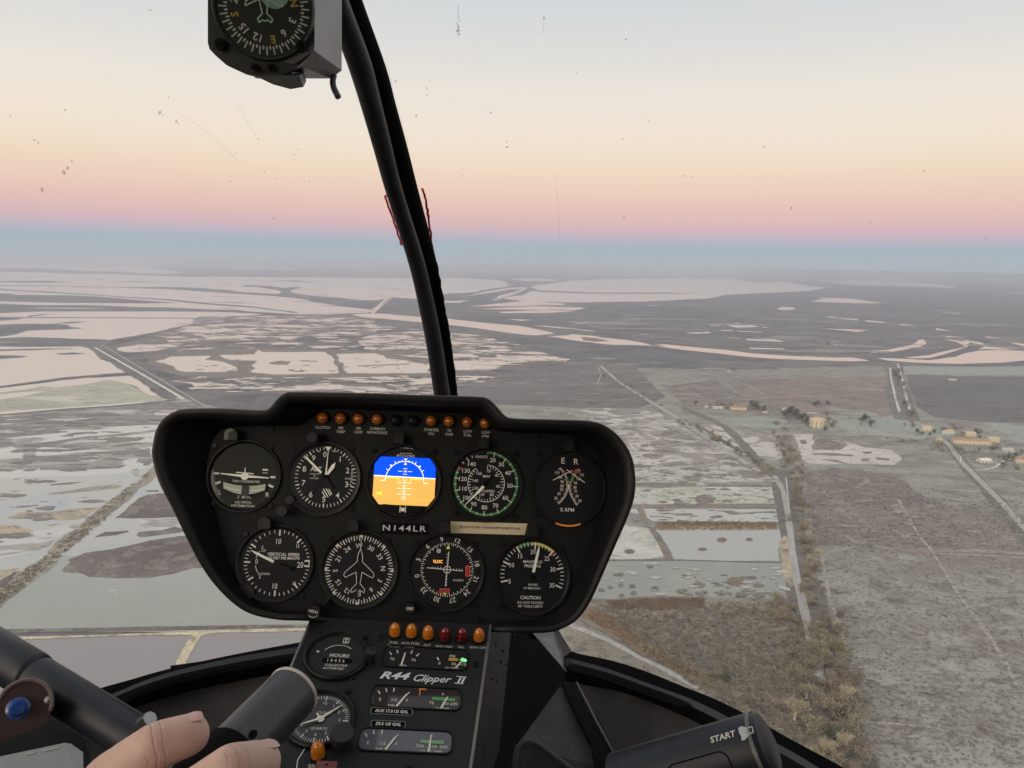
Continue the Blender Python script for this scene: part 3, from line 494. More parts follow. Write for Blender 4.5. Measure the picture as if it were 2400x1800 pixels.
cover('scrub_tufts', [(1390,1420),(1860,1410),(1910,1560),(1970,1800),(1700,1670)], 1800, (.6, 1.6), mat('tuft_deep', (.155, .148, .135), .9), 'dark heather over the brown scrub', 204)
cover('reed_tufts', [(1420,1410),(1560,1403),(1650,1405),(1650,1424),(1540,1430),(1440,1430)], 700, (.8, 1.8), mat('reed_rust', (.22, .17, .135), .9), 'rusty reeds along the pond bank', 205)
cover('reed_tufts', [(1385,1430),(1430,1440),(1500,1500),(1610,1560),(1665,1600),(1650,1606),(1480,1515),(1380,1450)], 700, (.8, 1.8), mat('reed_orange', (.27, .205, .145), .9), 'orange reeds along the rutted track', 206)
cover('reed_tufts', [(1535,1224),(1820,1224),(1818,1241),(1545,1242)], 700, (.8, 1.8), mat('reed_brown', (.27, .215, .16), .9), 'brown reeds in the belt between two ponds', 207)
cover('reed_tufts', [(-60,1410),(100,1310),(230,1200),(345,1105),(360,1105),(240,1225),(130,1315),(-60,1470)], 900, (.6, 1.6), mat('reed_dike', (.24, .22, .18), .9), 'grey brown tufts along the diagonal dike', 208)

# ------------------------------------------------------------------ haze over the whole country
hv = [(x, y, z) for z in (-1.5, H + 8) for x, y in ((-170000, -170000), (170000, -170000), (170000, 170000), (-170000, 170000))]
hm = bpy.data.materials.new('haze'); hm.use_nodes = True; ht = hm.node_tree; ht.nodes.remove(ht.nodes['Principled BSDF'])
pv = ht.nodes.new('ShaderNodeVolumePrincipled'); pv.inputs['Color'].default_value = (.82, .885, 1.0, 1); pv.inputs['Density'].default_value = 9.0e-5; pv.inputs['Anisotropy'].default_value = 0.7
ht.links.new(pv.outputs[0], ht.nodes['Material Output'].inputs['Volume'])
tag(link('haze', hv, [(3, 2, 1, 0), (4, 5, 6, 7), (0, 1, 5, 4), (1, 2, 6, 5), (2, 3, 7, 6), (3, 0, 4, 7)], hm), 'thin pale blue haze lying over the whole plain', 'haze', None, 'stuff')

# ================================================================== the cabin
class Frame:
    """a flat working plane: origin, right, up, and the normal towards the viewer"""
    def __init__(s, o, x, n):
        s.o = o; s.n = n.normalized(); s.x = (x - s.n * x.dot(s.n)).normalized(); s.y = s.n.cross(s.x)
    def uv(s, px, py, h=0.0):
        r = ray(px, py); o = s.o + s.n * h
        p = EYE + r * ((o - EYE).dot(s.n) / r.dot(s.n)) - s.o
        return p.dot(s.x), p.dot(s.y)
    def pt(s, u, v, h=0.0): return s.o + s.x * u + s.y * v + s.n * h
_tc = {}
def text_geo(body, bold=0.0, shear=0.0, spacing=1.0):
    k = (body, bold, shear, spacing)
    if k not in _tc:
        cu = bpy.data.curves.new('t', 'FONT'); cu.body = body; cu.size = 1; cu.align_x = 'CENTER'; cu.align_y = 'CENTER'
        cu.resolution_u = 2; cu.offset = bold; cu.shear = shear; cu.space_character = spacing
        o = bpy.data.objects.new('t', cu); me = o.to_mesh()
        _tc[k] = ([(v.co.x, v.co.y) for v in me.vertices], [tuple(p.vertices) for p in me.polygons])
        o.to_mesh_clear(); bpy.data.objects.remove(o); bpy.data.curves.remove(cu)
    return _tc[k]
class Draw:
    """print on a frame in photo-pixel sized units about a centre"""
    def __init__(s, fr, px, py, q, h=0.0, uv=None, sy=1.0):
        s.f = fr; s.u, s.v = uv or fr.uv(px, py, h); s.q = q; s.h = h; s.V = []; s.F = []; s.sy = sy
    def at(s, x, y, h=0.0): return s.f.pt(s.u + x * s.q, s.v + y * s.q * s.sy, s.h + h)
    def poly(s, pts, h=0.0):
        b = len(s.V); s.V += [s.at(x, y, h) for x, y in pts]; s.F.append(tuple(range(b, b + len(pts)))); return s
    def box(s, x0, y0, x1, y1, h0, h1):
        """a solid block standing on the frame"""
        b = len(s.V); s.V += [s.at(x, y, h) for h in (h0, h1) for x, y in ((x0, y0), (x1, y0), (x1, y1), (x0, y1))]
        s.F += [(b + 4, b + 5, b + 6, b + 7), (b, b + 3, b + 2, b + 1)] + [(b + i, b + (i + 1) % 4, b + 4 + (i + 1) % 4, b + 4 + i) for i in range(4)]; return s
    def prism(s, pts, h0, h1):
        n = len(pts); b = len(s.V); s.V += [s.at(x, y, h) for h in (h0, h1) for x, y in pts]
        s.F += [tuple(range(b + n, b + 2 * n)), tuple(range(b + n - 1, b - 1, -1))] + [(b + i, b + (i + 1) % n, b + n + (i + 1) % n, b + n + i) for i in range(n)]; return s
    def rect(s, x, y, w, h, rot=0.0):
        c, n = math.cos(R(rot)), math.sin(R(rot))
        return s.poly([(x + dx * c + dy * n, y - dx * n + dy * c) for dx, dy in ((-w / 2, -h / 2), (w / 2, -h / 2), (w / 2, h / 2), (-w / 2, h / 2))])
    def line(s, a, b, w, w2=None, th=0):
        dx, dy = b[0] - a[0], b[1] - a[1]; L = math.hypot(dx, dy) or 1; nx, ny = -dy / L / 2, dx / L / 2; w2 = w if w2 is None else w2
        pts = [(a[0] - nx * w, a[1] - ny * w), (b[0] - nx * w2, b[1] - ny * w2), (b[0] + nx * w2, b[1] + ny * w2), (a[0] + nx * w, a[1] + ny * w)]
        return s.prism(pts, 0, th) if th else s.poly(pts)
    def path(s, pts, w):
        for a, b in zip(pts, pts[1:]): s.line(a, b, w)
        return s
    def disc(s, x, y, r, n=28): return s.poly([(x + r * math.cos(2 * math.pi * k / n), y + r * math.sin(2 * math.pi * k / n)) for k in range(n)])
    def arc(s, r0, r1, a0, a1, n=None, x=0, y=0):
        n = n or max(3, int(abs(a1 - a0) / 6)); p = lambda r, k: (x + r * math.sin(R(a0 + (a1 - a0) * k / n)), y + r * math.cos(R(a0 + (a1 - a0) * k / n)))
        for k in range(n): s.poly([p(r0, k), p(r0, k + 1), p(r1, k + 1), p(r1, k)])
        return s
    def tick(s, a, r0, r1, w): 
        return s.line((r0 * math.sin(R(a)), r0 * math.cos(R(a))), (r1 * math.sin(R(a)), r1 * math.cos(R(a))), w)
    def text(s, body, x, y, size, rot=0.0, bold=0.003, shear=0.0, sx=1.0, spacing=1.0, fit=None):
        vs, fs = text_geo(body, bold, shear, spacing); c, n = math.cos(R(rot)), math.sin(R(rot)); b = len(s.V)
        if fit:
            w = max(v[0] for v in vs) - min(v[0] for v in vs); sx = fit / (w * size)
        for a, d in vs:
            a *= size * sx; d *= size
            s.V.append(s.at(x + a * c + d * n, y - a * n + d * c))
        s.F += [tuple(b + i for i in f) for f in fs]; return s
    def rad(s, body, a, r, size, **k): return s.text(body, r * math.sin(R(a)), r * math.cos(R(a)), size, **k)
    def lathe(s, prof, n=44, x=0, y=0):
        """turned piece: profile of (radius in px units, height in metres)"""
        b = len(s.V)
        for r, h in prof:
            for k in range(n): s.V.append(s.at(x + r * math.cos(2 * math.pi * k / n), y + r * math.sin(2 * math.pi * k / n), h))
        for j in range(len(prof) - 1):
            for k in range(n):
                a = b + j * n + k; c = b + j * n + (k + 1) % n; s.F.append((a, c, c + n, a + n))
        if prof[-1][0] < 0.5: pass
        else: s.F.append(tuple(b + (len(prof) - 1) * n + k for k in range(n))) if prof[-1][0] <= prof[0][0] * 0.999 and s.cap else None
        return s
    cap = False
    def build(s, name, m, parent=None, smooth=False): return link(name, s.V, s.F, m, parent, smooth)
def autosmooth(o, ang=40):
    me = o.data
    bm = bmesh.new(); bm.from_mesh(me); bmesh.ops.remove_doubles(bm, verts=bm.verts, dist=1e-6); bmesh.ops.recalc_face_normals(bm, faces=bm.faces)
    for e in bm.edges: e.smooth = len(e.link_faces) == 2 and e.calc_face_angle(0) < R(ang)
    for f in bm.faces: f.smooth = True
    bm.to_mesh(me); bm.free(); return o
def tube(pts, rad, n=18, cap=True, squash=1.0, up=None):
    """a round bar along points"""
    V, F = [], []; prev = None
    for i, p in enumerate(pts):
        d = (pts[min(i + 1, len(pts) - 1)] - pts[max(i - 1, 0)]).normalized()
        if prev is None: a = (up or Vector((0.3, 0.2, 0.9))); a = (a - d * a.dot(d)).normalized()
        else: a = (prev - d * prev.dot(d)).normalized()
        prev = a; c = d.cross(a); r = rad[i] if isinstance(rad, (list, tuple)) else rad
        for k in range(n): V.append(p + a * r * math.cos(2 * math.pi * k / n) + c * r * squash * math.sin(2 * math.pi * k / n))
        if i:
            for k in range(n): F.append(((i - 1) * n + k, (i - 1) * n + (k + 1) % n, i * n + (k + 1) % n, i * n + k))
    if cap: F.append(tuple(range(n - 1, -1, -1))); F.append(tuple((len(pts) - 1) * n + k for k in range(n)))
    return V, F
def spline(pts, k=6, closed=False):
    n = len(pts); out = []
    for i in range(n if closed else n - 1):
        g = lambda j: Vector(pts[j % n]) if closed else Vector(pts[max(0, min(n - 1, j))])
        p0, p1, p2, p3 = g(i - 1), g(i), g(i + 1), g(i + 2)
        for j in range(k):
            t = j / k; out.append(0.5 * ((2 * p1) + (p2 - p0) * t + (2 * p0 - 5 * p1 + 4 * p2 - p3) * t * t + (3 * p1 - p0 - 3 * p2 + p3) * t ** 3))
    if not closed: out.append(Vector(pts[-1]))
    return out
def slab(name, A, B, m, parent, thick=0.006, k=5, smooth=True):
    """a curved plate between two edge lines (px, py, depth), with real thickness behind"""
    a = [P(*p) for p in spline(A, k)]; b = [P(*p) for p in spline(B, k)]
    def resample(l, n):
        L = [0]
        for i in range(1, len(l)): L.append(L[-1] + (l[i] - l[i - 1]).length)
        out = []
        for j in range(n):
            t = L[-1] * j / (n - 1); i = 1
            while i < len(L) - 1 and L[i] < t: i += 1
            out.append(l[i - 1].lerp(l[i], (t - L[i - 1]) / max(1e-9, L[i] - L[i - 1])))
        return out
    n = 48; a, b = resample(a, n), resample(b, n); V, F = [], []
    for i in range(n):
        nn = ((a[min(i + 1, n - 1)] - a[max(i - 1, 0)]).cross(b[i] - a[i])).normalized()
        if nn.dot(EYE - a[i]) < 0: nn = -nn
        V += [a[i], b[i], b[i] - nn * thick, a[i] - nn * thick]
        if i: 
            q = 4 * (i - 1)
            for j in range(4): F.append((q + j, q + (j + 1) % 4, q + 4 + (j + 1) % 4, q + 4 + j))
    F += [(0, 1, 2, 3), (4 * n - 1, 4 * n - 2, 4 * n - 3, 4 * n - 4)]
    o = link(name, V, F, m, parent); return autosmooth(o, 50)
def plate(name, pts, m, parent, thick=0.006):
    V = [P(*p) for p in pts]; n = len(V)
    nn = (V[1] - V[0]).cross(V[2] - V[0]).normalized()
    if nn.dot(EYE - V[0]) < 0: nn = -nn
    V += [v - nn * thick for v in V]
    F = [tuple(range(n)), tuple(range(2 * n - 1, n - 1, -1))] + [(i, (i + 1) % n, n + (i + 1) % n, n + i) for i in range(n)]
    bm = bmesh.new(); bv = [bm.verts.new(v) for v in V]
    for f in F: bm.faces.new([bv[i] for i in f])
    bmesh.ops.triangulate(bm, faces=[f for f in bm.faces if len(f.verts) > 4]); bmesh.ops.recalc_face_normals(bm, faces=bm.faces)
    me = bpy.data.meshes.new(name); bm.to_mesh(me); bm.free(); me.materials.append(m)
    o = bpy.data.objects.new(name, me); COL.objects.link(o)
    if parent is not None: o.parent = parent; o.matrix_parent_inverse = parent.matrix_world.inverted()
    return o

def grained(name, a, b, scale, rough, bump=0.15, dist=0.0006, spec=0.4, detail=5, coat=0.0, dust=0.0):
    """paint, plastic or cloth with a fine grain and faint wear"""
    m = bpy.data.materials.new(name); m.use_nodes = True; t = m.node_tree; p = t.nodes['Principled BSDF']
    g = t.nodes.new('ShaderNodeTexCoord').outputs['Object']
    n1 = noise_(t, g, scale, detail, 0.6); n2 = noise_(t, g, 14, 4, 0.6)
    t.links.new(mixc(t, smooth_(t, math_(t, 'ADD', math_(t, 'MULTIPLY', n1, 0.6), math_(t, 'MULTIPLY', n2, 0.4)), 0.35, 0.65), a, b), p.inputs['Base Color'])
    t.links.new(math_(t, 'ADD', math_(t, 'MULTIPLY', n2, 0.25), rough - 0.12), p.inputs['Roughness'])
    p.inputs['Specular IOR Level'].default_value = spec; p.inputs['Coat Weight'].default_value = coat
    if dust:                                                 # settled dust, rubbed patches and pale scuffs
        nd = noise_(t, g, 420, 3, .8); ns = noise_(t, g, 5.5, 5, .65, 1.0)
        dm = math_(t, 'ADD', math_(t, 'MULTIPLY', smooth_(t, nd, .60, .74), .55), math_(t, 'MULTIPLY', smooth_(t, ns, .54, .72), .35))
        col = p.inputs['Base Color'].links[0].from_socket; t.links.new(mixc(t, math_(t, 'MULTIPLY', dm, dust), col, (.10, .095, .085)), p.inputs['Base Color'])
    bn = t.nodes.new('ShaderNodeBump'); bn.inputs['Strength'].default_value = bump; bn.inputs['Distance'].default_value = dist
    t.links.new(n1, bn.inputs['Height']); t.links.new(bn.outputs[0], p.inputs['Normal']); return m
kFACE = grained('panel_paint', (.0052, .0056, .0050), (.0075, .0080, .0070), 900, .66, .25, spec=.22, dust=.13)
kHOOD = grained('hood_vinyl', (.004, .004, .004), (.007, .007, .007), 700, .65, .3, spec=.16, dust=.05)
kLIP = grained('lip_rubber', (.007, .007, .007), (.012, .012, .0115), 500, .5, .2, spec=.3, dust=.12)
kBLK = grained('black_paint', (.008, .008, .009), (.013, .013, .014), 300, .45, .1)
kMATT = grained('matt_black', (.004, .004, .004), (.006, .006, .006), 300, .85, .1, spec=.08)
kSILL = grained('sill_black', (.003, .003, .004), (.005, .005, .006), 250, .95, .1, spec=.02)
kCAR = grained('carpet', (.050, .047, .046), (.095, .090, .086), 1400, .95, .8, .002, spec=.1)
kRAIL = grained('rail_paint', (.010, .012, .017), (.015, .017, .024), 200, .5, .05, spec=.25)
kCONS = grained('console_paint', (.0085, .0120, .0120), (.012, .0155, .0155), 700, .6, .2, dust=.15)
kDIAL = mat('dial_black', (.007, .008, .010), .5, spec=.2, coat=.35)
kDIALG = mat('dial_olive', (.012, .014, .010), .5, spec=.2, coat=.7)
kBEZ = grained('bezel_black', (.005, .0056, .0052), (.009, .0095, .009), 600, .45, .1, spec=.3)
kWHITE = mat('print_white', (.68, .68, .63), .7)
kDIM = mat('print_grey', (.42, .42, .40), .7)
kNEED = mat('needle_white', (.80, .80, .70), .5)
kGRN = mat('print_green', (.06, .24, .07), .6); kYEL = mat('print_yellow', (.62, .52, .08), .6); kRED = mat('print_red', (.45, .05, .03), .6)
kLIME = mat('print_lime', (.65, .85, .15), .5)
kSCREW = mat('screw_black', (.018, .018, .018), .35, .6)
kSTEEL = mat('steel', (.35, .35, .36), .35, 1.0)
def lens(name, rgb, e):
    m = mat(name, rgb, .12, coat=1.0, emit=rgb, es=e); m.node_tree.nodes['Principled BSDF'].inputs['Transmission Weight'].default_value = .0; return m
kAMB = lens('amber_lens_dim', (.32, .085, .006), .03); kAMBH = lens('amber_lens', (.52, .15, .006), .07); kREDL = lens('red_lens', (.14, .004, .008), .02)
kPLAC = mat('placard_cream', (.55, .47, .30), .5); kINK = mat('placard_ink', (.03, .03, .025), .7)

HF = Vector((math.sin(R(9)), math.cos(R(9)), 0))           # the cabin's own forward
# ---------------------------------------------------------------- instrument panel
po = P(1000, 1230, 0.86); pn = (EYE - po).normalized()
F0 = Frame(po, CR, pn)
a = F0.uv(573, 1115); b = F0.uv(1332, 1143)
PF = Frame(po, F0.x * (b[0] - a[0]) + F0.y * (b[1] - a[1]), pn)
Q = 0.86 / 1802 * (po - EYE).length / 0.86
panel = empty('instrument_panel', po, 'black eared instrument panel with nine round gauges, standing before the windscreen', 'instrument panel')
OUT = [(354,1069),(356,1040),(363,1008),(380,981),(404,965),(434,957),(520,956),(608,960),(630,955),(649,933),(668,920),(695,917),(868,920),(998,925),(1117,928),(1146,934),(1164,950),(1183,971),(1205,979),(1302,982),(1388,986),(1432,1004),(1464,1036),(1484,1074),(1491,1118),(1489,1161),(1476,1205),(1443,1280),(1400,1378),(1378,1421),(1351,1454),(1313,1475),(1268,1483),(1150,1480),(940,1468),(725,1455),(650,1452),(586,1438),(542,1411),(499,1367),(466,1319),(434,1258),(400,1188),(369,1128)]
INN = [(484,1095),(487,1075),(492,1052),(500,1030),(512,1014),(530,1004),(590,999),(690,998),(712,992),(735,976),(752,962),(772,958),(868,961),(998,966),(1095,970),(1118,975),(1135,988),(1156,1004),(1180,1012),(1270,1016),(1340,1022),(1378,1040),(1402,1066),(1416,1098),(1420,1132),(1418,1168),(1408,1205),(1385,1270),(1352,1350),(1335,1392),(1312,1420),(1284,1440),(1250,1452),(1150,1456),(940,1448),(740,1440),(690,1438),(632,1428),(596,1408),(566,1380),(545,1345),(528,1290),(510,1220),(492,1145)]
def ctr(poly): return sum(p[0] for p in poly) / len(poly), sum(p[1] for p in poly) / len(poly)
so_ = spline([Vector((x, y, 0)) for x, y in OUT], 4, True); si_ = spline([Vector((x, y, 0)) for x, y in INN], 4, True)
def lipf(p):
    f = 1 - .68 * max(0.0, min(1.0, (p.y - 1150) / 320))
    if p.y > 1440 and 726 < p.x < 1158: f = .05
    return f
lf = [lipf(p) for p in so_]
oc = [Vector((*PF.uv(p.x, p.y, .055 * f), 0)) for p, f in zip(so_, lf)]; ic = [Vector((*PF.uv(p.x, p.y, 0), 0)) for p in si_]
def offs(c, d):
    out = []; n = len(c)
    for i in range(n):
        t = (c[(i + 1) % n] - c[i - 1]).normalized(); out.append(c[i] + Vector((t.y, -t.x, 0)) * d)
    return out
area = sum(oc[i].x * oc[(i + 1) % len(oc)].y - oc[(i + 1) % len(oc)].x * oc[i].y for i in range(len(oc)))
sg = 1 if area > 0 else -1
V, Fc = [], []; n = len(oc)
def offv(d): 
    A = offs(oc, -sg * d); return [oc[i].lerp(A[i], max(lf[i], .12) ** .5) for i in range(n)]
inner_lip = offv(.011)
secs = [(ic, 0.0), ([ic[i].lerp(inner_lip[i], .6) for i in range(n)], .030), (inner_lip, .048), (offv(.009), .053), (offv(.005), .0565), (offv(.0015), .056), (oc, .052), (offs(oc, sg * .0008), .044), (offs(oc, -sg * .004), .02), (offs(oc, -sg * .02), -.05), (offs(oc, -sg * .05), -.09)]
for c, h in secs: V += [PF.pt(p.x, p.y, h * (lf[i] if h > 0 else 1)) for i, p in enumerate(c)]
for j in range(len(secs) - 1):
    for k in range(n): Fc.append((j * n + k, j * n + (k + 1) % n, (j + 1) * n + (k + 1) % n, (j + 1) * n + k))
hood = link('hood', V, Fc, [kHOOD, kLIP], panel)
for p in hood.data.polygons:
    if 2 * n <= p.index < 7 * n: p.material_index = 1
autosmooth(hood, 60)
V = [PF.pt(p.x * 1.003, p.y * 1.003, 0.0) for p in ic] + [PF.pt(p.x, p.y, -.004) for p in ic]
face = link('face_plate', V, [tuple(range(n)), tuple(range(2 * n - 1, n - 1, -1))], kFACE, panel)
V = [PF.pt(p.x, p.y, -.085) for p in offs(oc, -sg * .045)]
link('rear_cover', V, [tuple(range(n))], kHOOD, panel)

def D(px, py, h=0.0012, uv=None): return Draw(PF, px, py, Q, h, uv)
def bezel(px, py, r, name, label, thick=.004, inner=None):
    d = D(px, py, 0); ri = inner or r - 7
    d.lathe([(r, -.001), (r, thick * .6), (r - 1.2, thick), (r - 3.2, thick), (ri, thick * .45), (ri - .5, .0006)], 56)
    o = d.build(name, kBEZ, panel); autosmooth(o, 35); o['label'] = label
    return o
def dial(px, py, r, par, m=None, h=.0008):
    return D(px, py, h).disc(0, 0, r, 56).build('dial_face', m or kDIAL, par)
def screw(px, py, r=6.5, fr=None, q=None, parent=None, h=0.0):
    d = Draw(fr or PF, px, py, q or Q, h); d.lathe([(r, 0), (r, .0012), (r - 1.5, .0020), (.3, .0020)], 14)
    o = d.build('screw', kSCREW, parent or panel); autosmooth(o)
    d = Draw(fr or PF, px, py, q or Q, h + .0021); a = random.uniform(0, 90); d.rect(0, 0, r * 1.3, 1.5, a).rect(0, 0, r * 1.3, 1.5, a + 90).build('cross_slot', kMATT, o)
def postlight(px, py, w=24, hgt=26, lean=0, m=None):
    """small hooded lamp above a gauge"""
    pts = [(-w / 2, -hgt / 2), (w / 2, -hgt / 2)] + [(w / 2 * math.cos(R(a_)), (hgt / 2 - w / 2) + w / 2 * math.sin(R(a_))) for a_ in range(0, 181, 20)]
    d = D(px, py, 0); d.prism(pts, 0, .014)
    o = d.build('post_light', m or kBEZ, panel); autosmooth(o, 35)
    D(px, py, .0142).prism([(x * .8, y * .8) for x, y in pts], 0, .0015).build('light_cap', kBEZ, o)

# turn coordinator
g = bezel(573, 1116, 82, 'turn_coordinator', 'turn indicator gauge with white aeroplane bar and ball tube'); c = (573.5, 1116)
dial(*c, 73.5, g, kDIALG)
d = D(*c); d.text('TURN COORDINATOR', 4, -12, 7.5, fit=60).text('L', -51, -38, 14).text('R', 53, -40, 14).text('2 MIN.', 4, -47, 9, spacing=1.3).text('NO PITCH', 2, -59, 7.5).text('INFORMATION', 2, -66.5, 7.5)
d.rect(-62, 4, 11, 4.5).rect(62, 0, 11, 4.5).rect(-57, -17, 12, 5, -22).rect(59, -20, 12, 5, 22).rect(44, 16, 12, 4).rect(44, 9, 12, 1.2).build('markings', kWHITE, g)
d = D(*c, .0030); d.line((0, 0), (-53, 4), 6, 2.2, .0006).line((0, 0), (53, -2), 6, 2.2, .0006).line((0, 0), (0, 19), 2.4, 1.8, .0006).line((-19, 8), (19, 6), 2.2, 2.2, .0006).disc(0, 0, 8.5).build('aeroplane_bar', kNEED, g)
tb = [(-44, -24), (-20, -29), (4, -30.5), (28, -29), (49, -25)]
d = D(*c, .0022)
up = [(x, y + 8 + (abs(x - 4) / 44) * 1) for x, y in tb]; lo = [(x * .96, y - 12 + abs(x - 4) * .14) for x, y in tb]
d.prism(lo + up[::-1], 0, .003).build('ball_tube', mat('tube_glass', (.42, .44, .37), .15, coat=1), g)
d = D(*c, .0055); d.box(-4, -44, 12, -22, 0, .0005).build('ball', mat('ball_black', (.02, .02, .02), .2), g)
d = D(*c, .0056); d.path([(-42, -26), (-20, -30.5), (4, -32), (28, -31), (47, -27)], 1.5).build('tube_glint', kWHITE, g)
# altimeter
g = bezel(757, 1122, 86, 'altimeter', 'altimeter with three white hands reading below one thousand feet', inner=76); c = (763, 1118)
dial(760, 1120, 79, g)
d = D(*c)
for k in range(50): d.tick(k * 7.2, 62 if k % 5 else 60, 69, 1.4 if k % 5 else 2.6)
for k in range(10): d.rad(str(k), k * 36 + (0 if k else -6), 51, 18)
d.text('ALT', -22, 17, 14, bold=.02).text('CALIBRATED', -25, 6, 4).text('TO', -25, 1, 4).text('20,000 FEET', -25, -4, 4).text('100', -20, 58, 5).text('FEET', 16, 59, 5).text('29.92', 50, -2, 6).text('IN Hg', 53, -15, 5)
for k in range(9): d.rect(59, 14 - k * 3, 5, .9, -8)
d.build('markings', kWHITE, g)
d = D(*c, .0016)
for k, (x0, y0, x1, y1) in enumerate(((-5, -33, 4, -47), (-3, -27, 9, -45), (3, -26, 14, -42), (9, -27, 17, -39))): d.line((x0, y0), (x1, y1), 2.2)
d.build('striped_flag', kWHITE, g)
d = D(*c, .0034); d.line((-10, 9), (-46, 42), 5.5, 4, .0006).line((-46, 42), (-51, 47), 4, .5, .0006).build('hundreds_hand', kNEED, g)
d = D(*c, .0028); d.prism([(0, 6), (6, 5), (18, 22), (20, 34), (12, 28)], 0, .0005).build('thousands_hand', kNEED, g)
d = D(*c, .0040); d.line((0, 5), (2, 60), 3.4, 1.0, .0005).prism([(-6, 69), (8, 69), (1.5, 59)], 0, .0005).build('ten_thousands_hand', kNEED, g)
d = D(*c, .0026); d.line((0, 6), (22, -26), 2.6).line((0, 6), (-26, -40), 1.2).disc(0, 4, 6).build('hand_tails', kMATT, g)
d = D(669, 1199, 0); d.cap = True; d.lathe([(6, 0), (6, .012), (13, .013), (13, .021), (11.5, .023), (.3, .023)], 20); autosmooth(d.build('setting_knob', kBEZ, g))
d = D(680, 1172, 0); d.lathe([(12, 0), (12, .004), (10, .005), (.3, .005)], 20); autosmooth(d.build('corner_boss', kBEZ, g))
# attitude screen
g = bezel(946, 1130, 87, 'attitude_indicator', 'lit attitude screen of blue sky over orange ground', inner=80); c = (948, 1128)
dial(947, 1129, 82, g)
d = D(948, 1128)
d.text('DIM', 0, 78, 8.5, bold=.02).text('PITCH SYNC', 0, 58, 7.5, bold=.01).poly([(-16, 81), (-10, 81), (-13, 75)]).poly([(10, 75), (16, 75), (13, 81)]).path([(-13, 66), (-13, 64), (13, 64), (13, 66)], 1).build('markings', kWHITE, g)
W2, T2, B2 = 70.5, 55, -54; ch = 13
hz = lambda x: 9.5 - x * .019
mB = mat('screen_blue', (0, .05, .6), .3, emit=(.0, .075, .95), es=1.0); mO = mat('screen_orange', (.5, .3, .08), .3, emit=(.72, .40, .085), es=1.0)
mW = mat('screen_white', (.8, .8, .8), .3, emit=(.95, .95, .92), es=1.0); mY = mat('screen_yellow', (.8, .8, 0), .3, emit=(.9, .85, .04), es=1.0)
D(*c, .0016).poly([(-W2, hz(-W2)), (W2, hz(W2)), (W2, T2 - ch - 5), (W2 - ch, T2), (-W2 + ch, T2), (-W2, T2 - ch - 5)]).build('sky_field', mB, g)
D(*c, .0016).poly([(-W2, hz(-W2)), (-W2, B2 + ch + 6), (-W2 + ch + 2, B2), (W2 - ch - 2, B2 - 1), (W2, B2 + ch + 6), (W2, hz(W2))]).build('ground_field', mO, g)
d = D(*c, .0020); d.line((-W2, hz(-W2)), (W2, hz(W2)), 2.2); d.arc(43, 44.6, -90, 90, 30, 0, 2).poly([(-4, 52), (4, 52), (0, 47)]).poly([(-3.5, 38), (3.5, 38), (0, 44)])
d.line((-54, 0), (-43, 1), 1.5).line((43, -2), (54, -3), 1.5)
for a_ in (-60, -45, -30, -20, -10, 10, 20, 30, 45, 60):
    r1 = 50 if abs(a_) in (30, 60) else 47
    if abs(a_) == 45: d.disc(47 * math.sin(R(a_)), 2 + 47 * math.cos(R(a_)), 2.2, 8)
    else: d.line((44 * math.sin(R(a_)), 2 + 44 * math.cos(R(a_))), (r1 * math.sin(R(a_)), 2 + r1 * math.cos(R(a_))), 1.3)
for k, y in enumerate((29, 22.5, 16, 3, -3.5, -10, -16.5, -23, -29.5, -36, -41)):
    maj = k in (1, 4, 6, 8)
    if maj: d.line((-16, y), (-6, y), 1.1).line((6, y), (16, y), 1.1).text('10' if k < 5 else ('20' if k == 6 else '30'), 0, y, 6.5, bold=.03)
    else: d.line((-5, y), (5, y), 1.1)
d.build('screen_symbols', mW, g)
D(*c, .0022).line((-40, 7), (-14, 6), 1.4).line((-14, 6), (-14, 0), 1.6).line((14, 5.5), (40, 5), 1.4).line((14, 5.5), (14, 0), 1.6).text('SYNC', -55, -30, 9, bold=.03, fit=14).build('screen_captions', mY, g)
d = D(944, 1192, .002); d.prism([(-48, 4), (-44, 9), (0, 6), (42, 6), (46, 2), (42, -6), (0, -10), (-44, -6)], 0, .005); autosmooth(d.build('slip_tube', mat('slip_black', (.012, .012, .012), .2, coat=1), g))
D(944, 1192, .0073).rect(-6, -2, 2, 14).rect(6, -2, 2, 14).disc(0, -2, 4.5, 12).build('slip_lines', kNEED, g)
# airspeed
g = bezel(1138, 1136, 87, 'airspeed_indicator', 'airspeed gauge with green arc and single white needle', inner=80); c = (1139.5, 1133)
dial(1139, 1134, 81.5, g)
D(*c, .0011).arc(70, 75, 3, 298, 50).build('green_arc', kGRN, g)
D(*c, .0013).tick(-62, 66, 75, 4).build('red_line', kRED, g)
d = D(*c, .0014)
kn = [(20, 14), (30, 37), (40, 63), (50, 94), (60, 125), (70, 155), (80, 182), (90, 209), (100, 231), (110, 255), (120, 278), (130, 299), (140, 320)]
for i, (v_, a_) in enumerate(kn):
    if v_ != 130: d.tick(a_, 64, 75, 1.8)
    if i: d.tick((a_ + kn[i - 1][1]) / 2, 69, 75, 1.5)
    d.rad(str(v_), a_, 56, 14)
d.tick(330, 67, 73, 1.3); d.text('KNOTS', -13, 61, 8.5).text('MPH', 0, 16, 8.5).text('AIRSPEED', 4, -18, 8).text('0', 1, 70, 6)
d.arc(42, 43.3, 3, 323, 60)
for k in range(33): d.tick(3 + k * 10, 36 if k % 4 else 33, 42, 1.3)
for s_, x, y in (('20', 5, 29), ('40', 24, 19), ('60', 28, -6), ('80', 14, -26), ('100', -10, -26), ('120', -25, -12), ('140', -26, 5), ('160', -18, 22)): d.text(s_, x, y, 9.5)
d.build('markings', kWHITE, g)
d = D(*c, .0034); d.line((-6, -7), (-22, -25), 6.5, 5.5, .0006).line((-22, -25), (-48, -52), 4.5, .8, .0006).build('needle', kNEED, g)
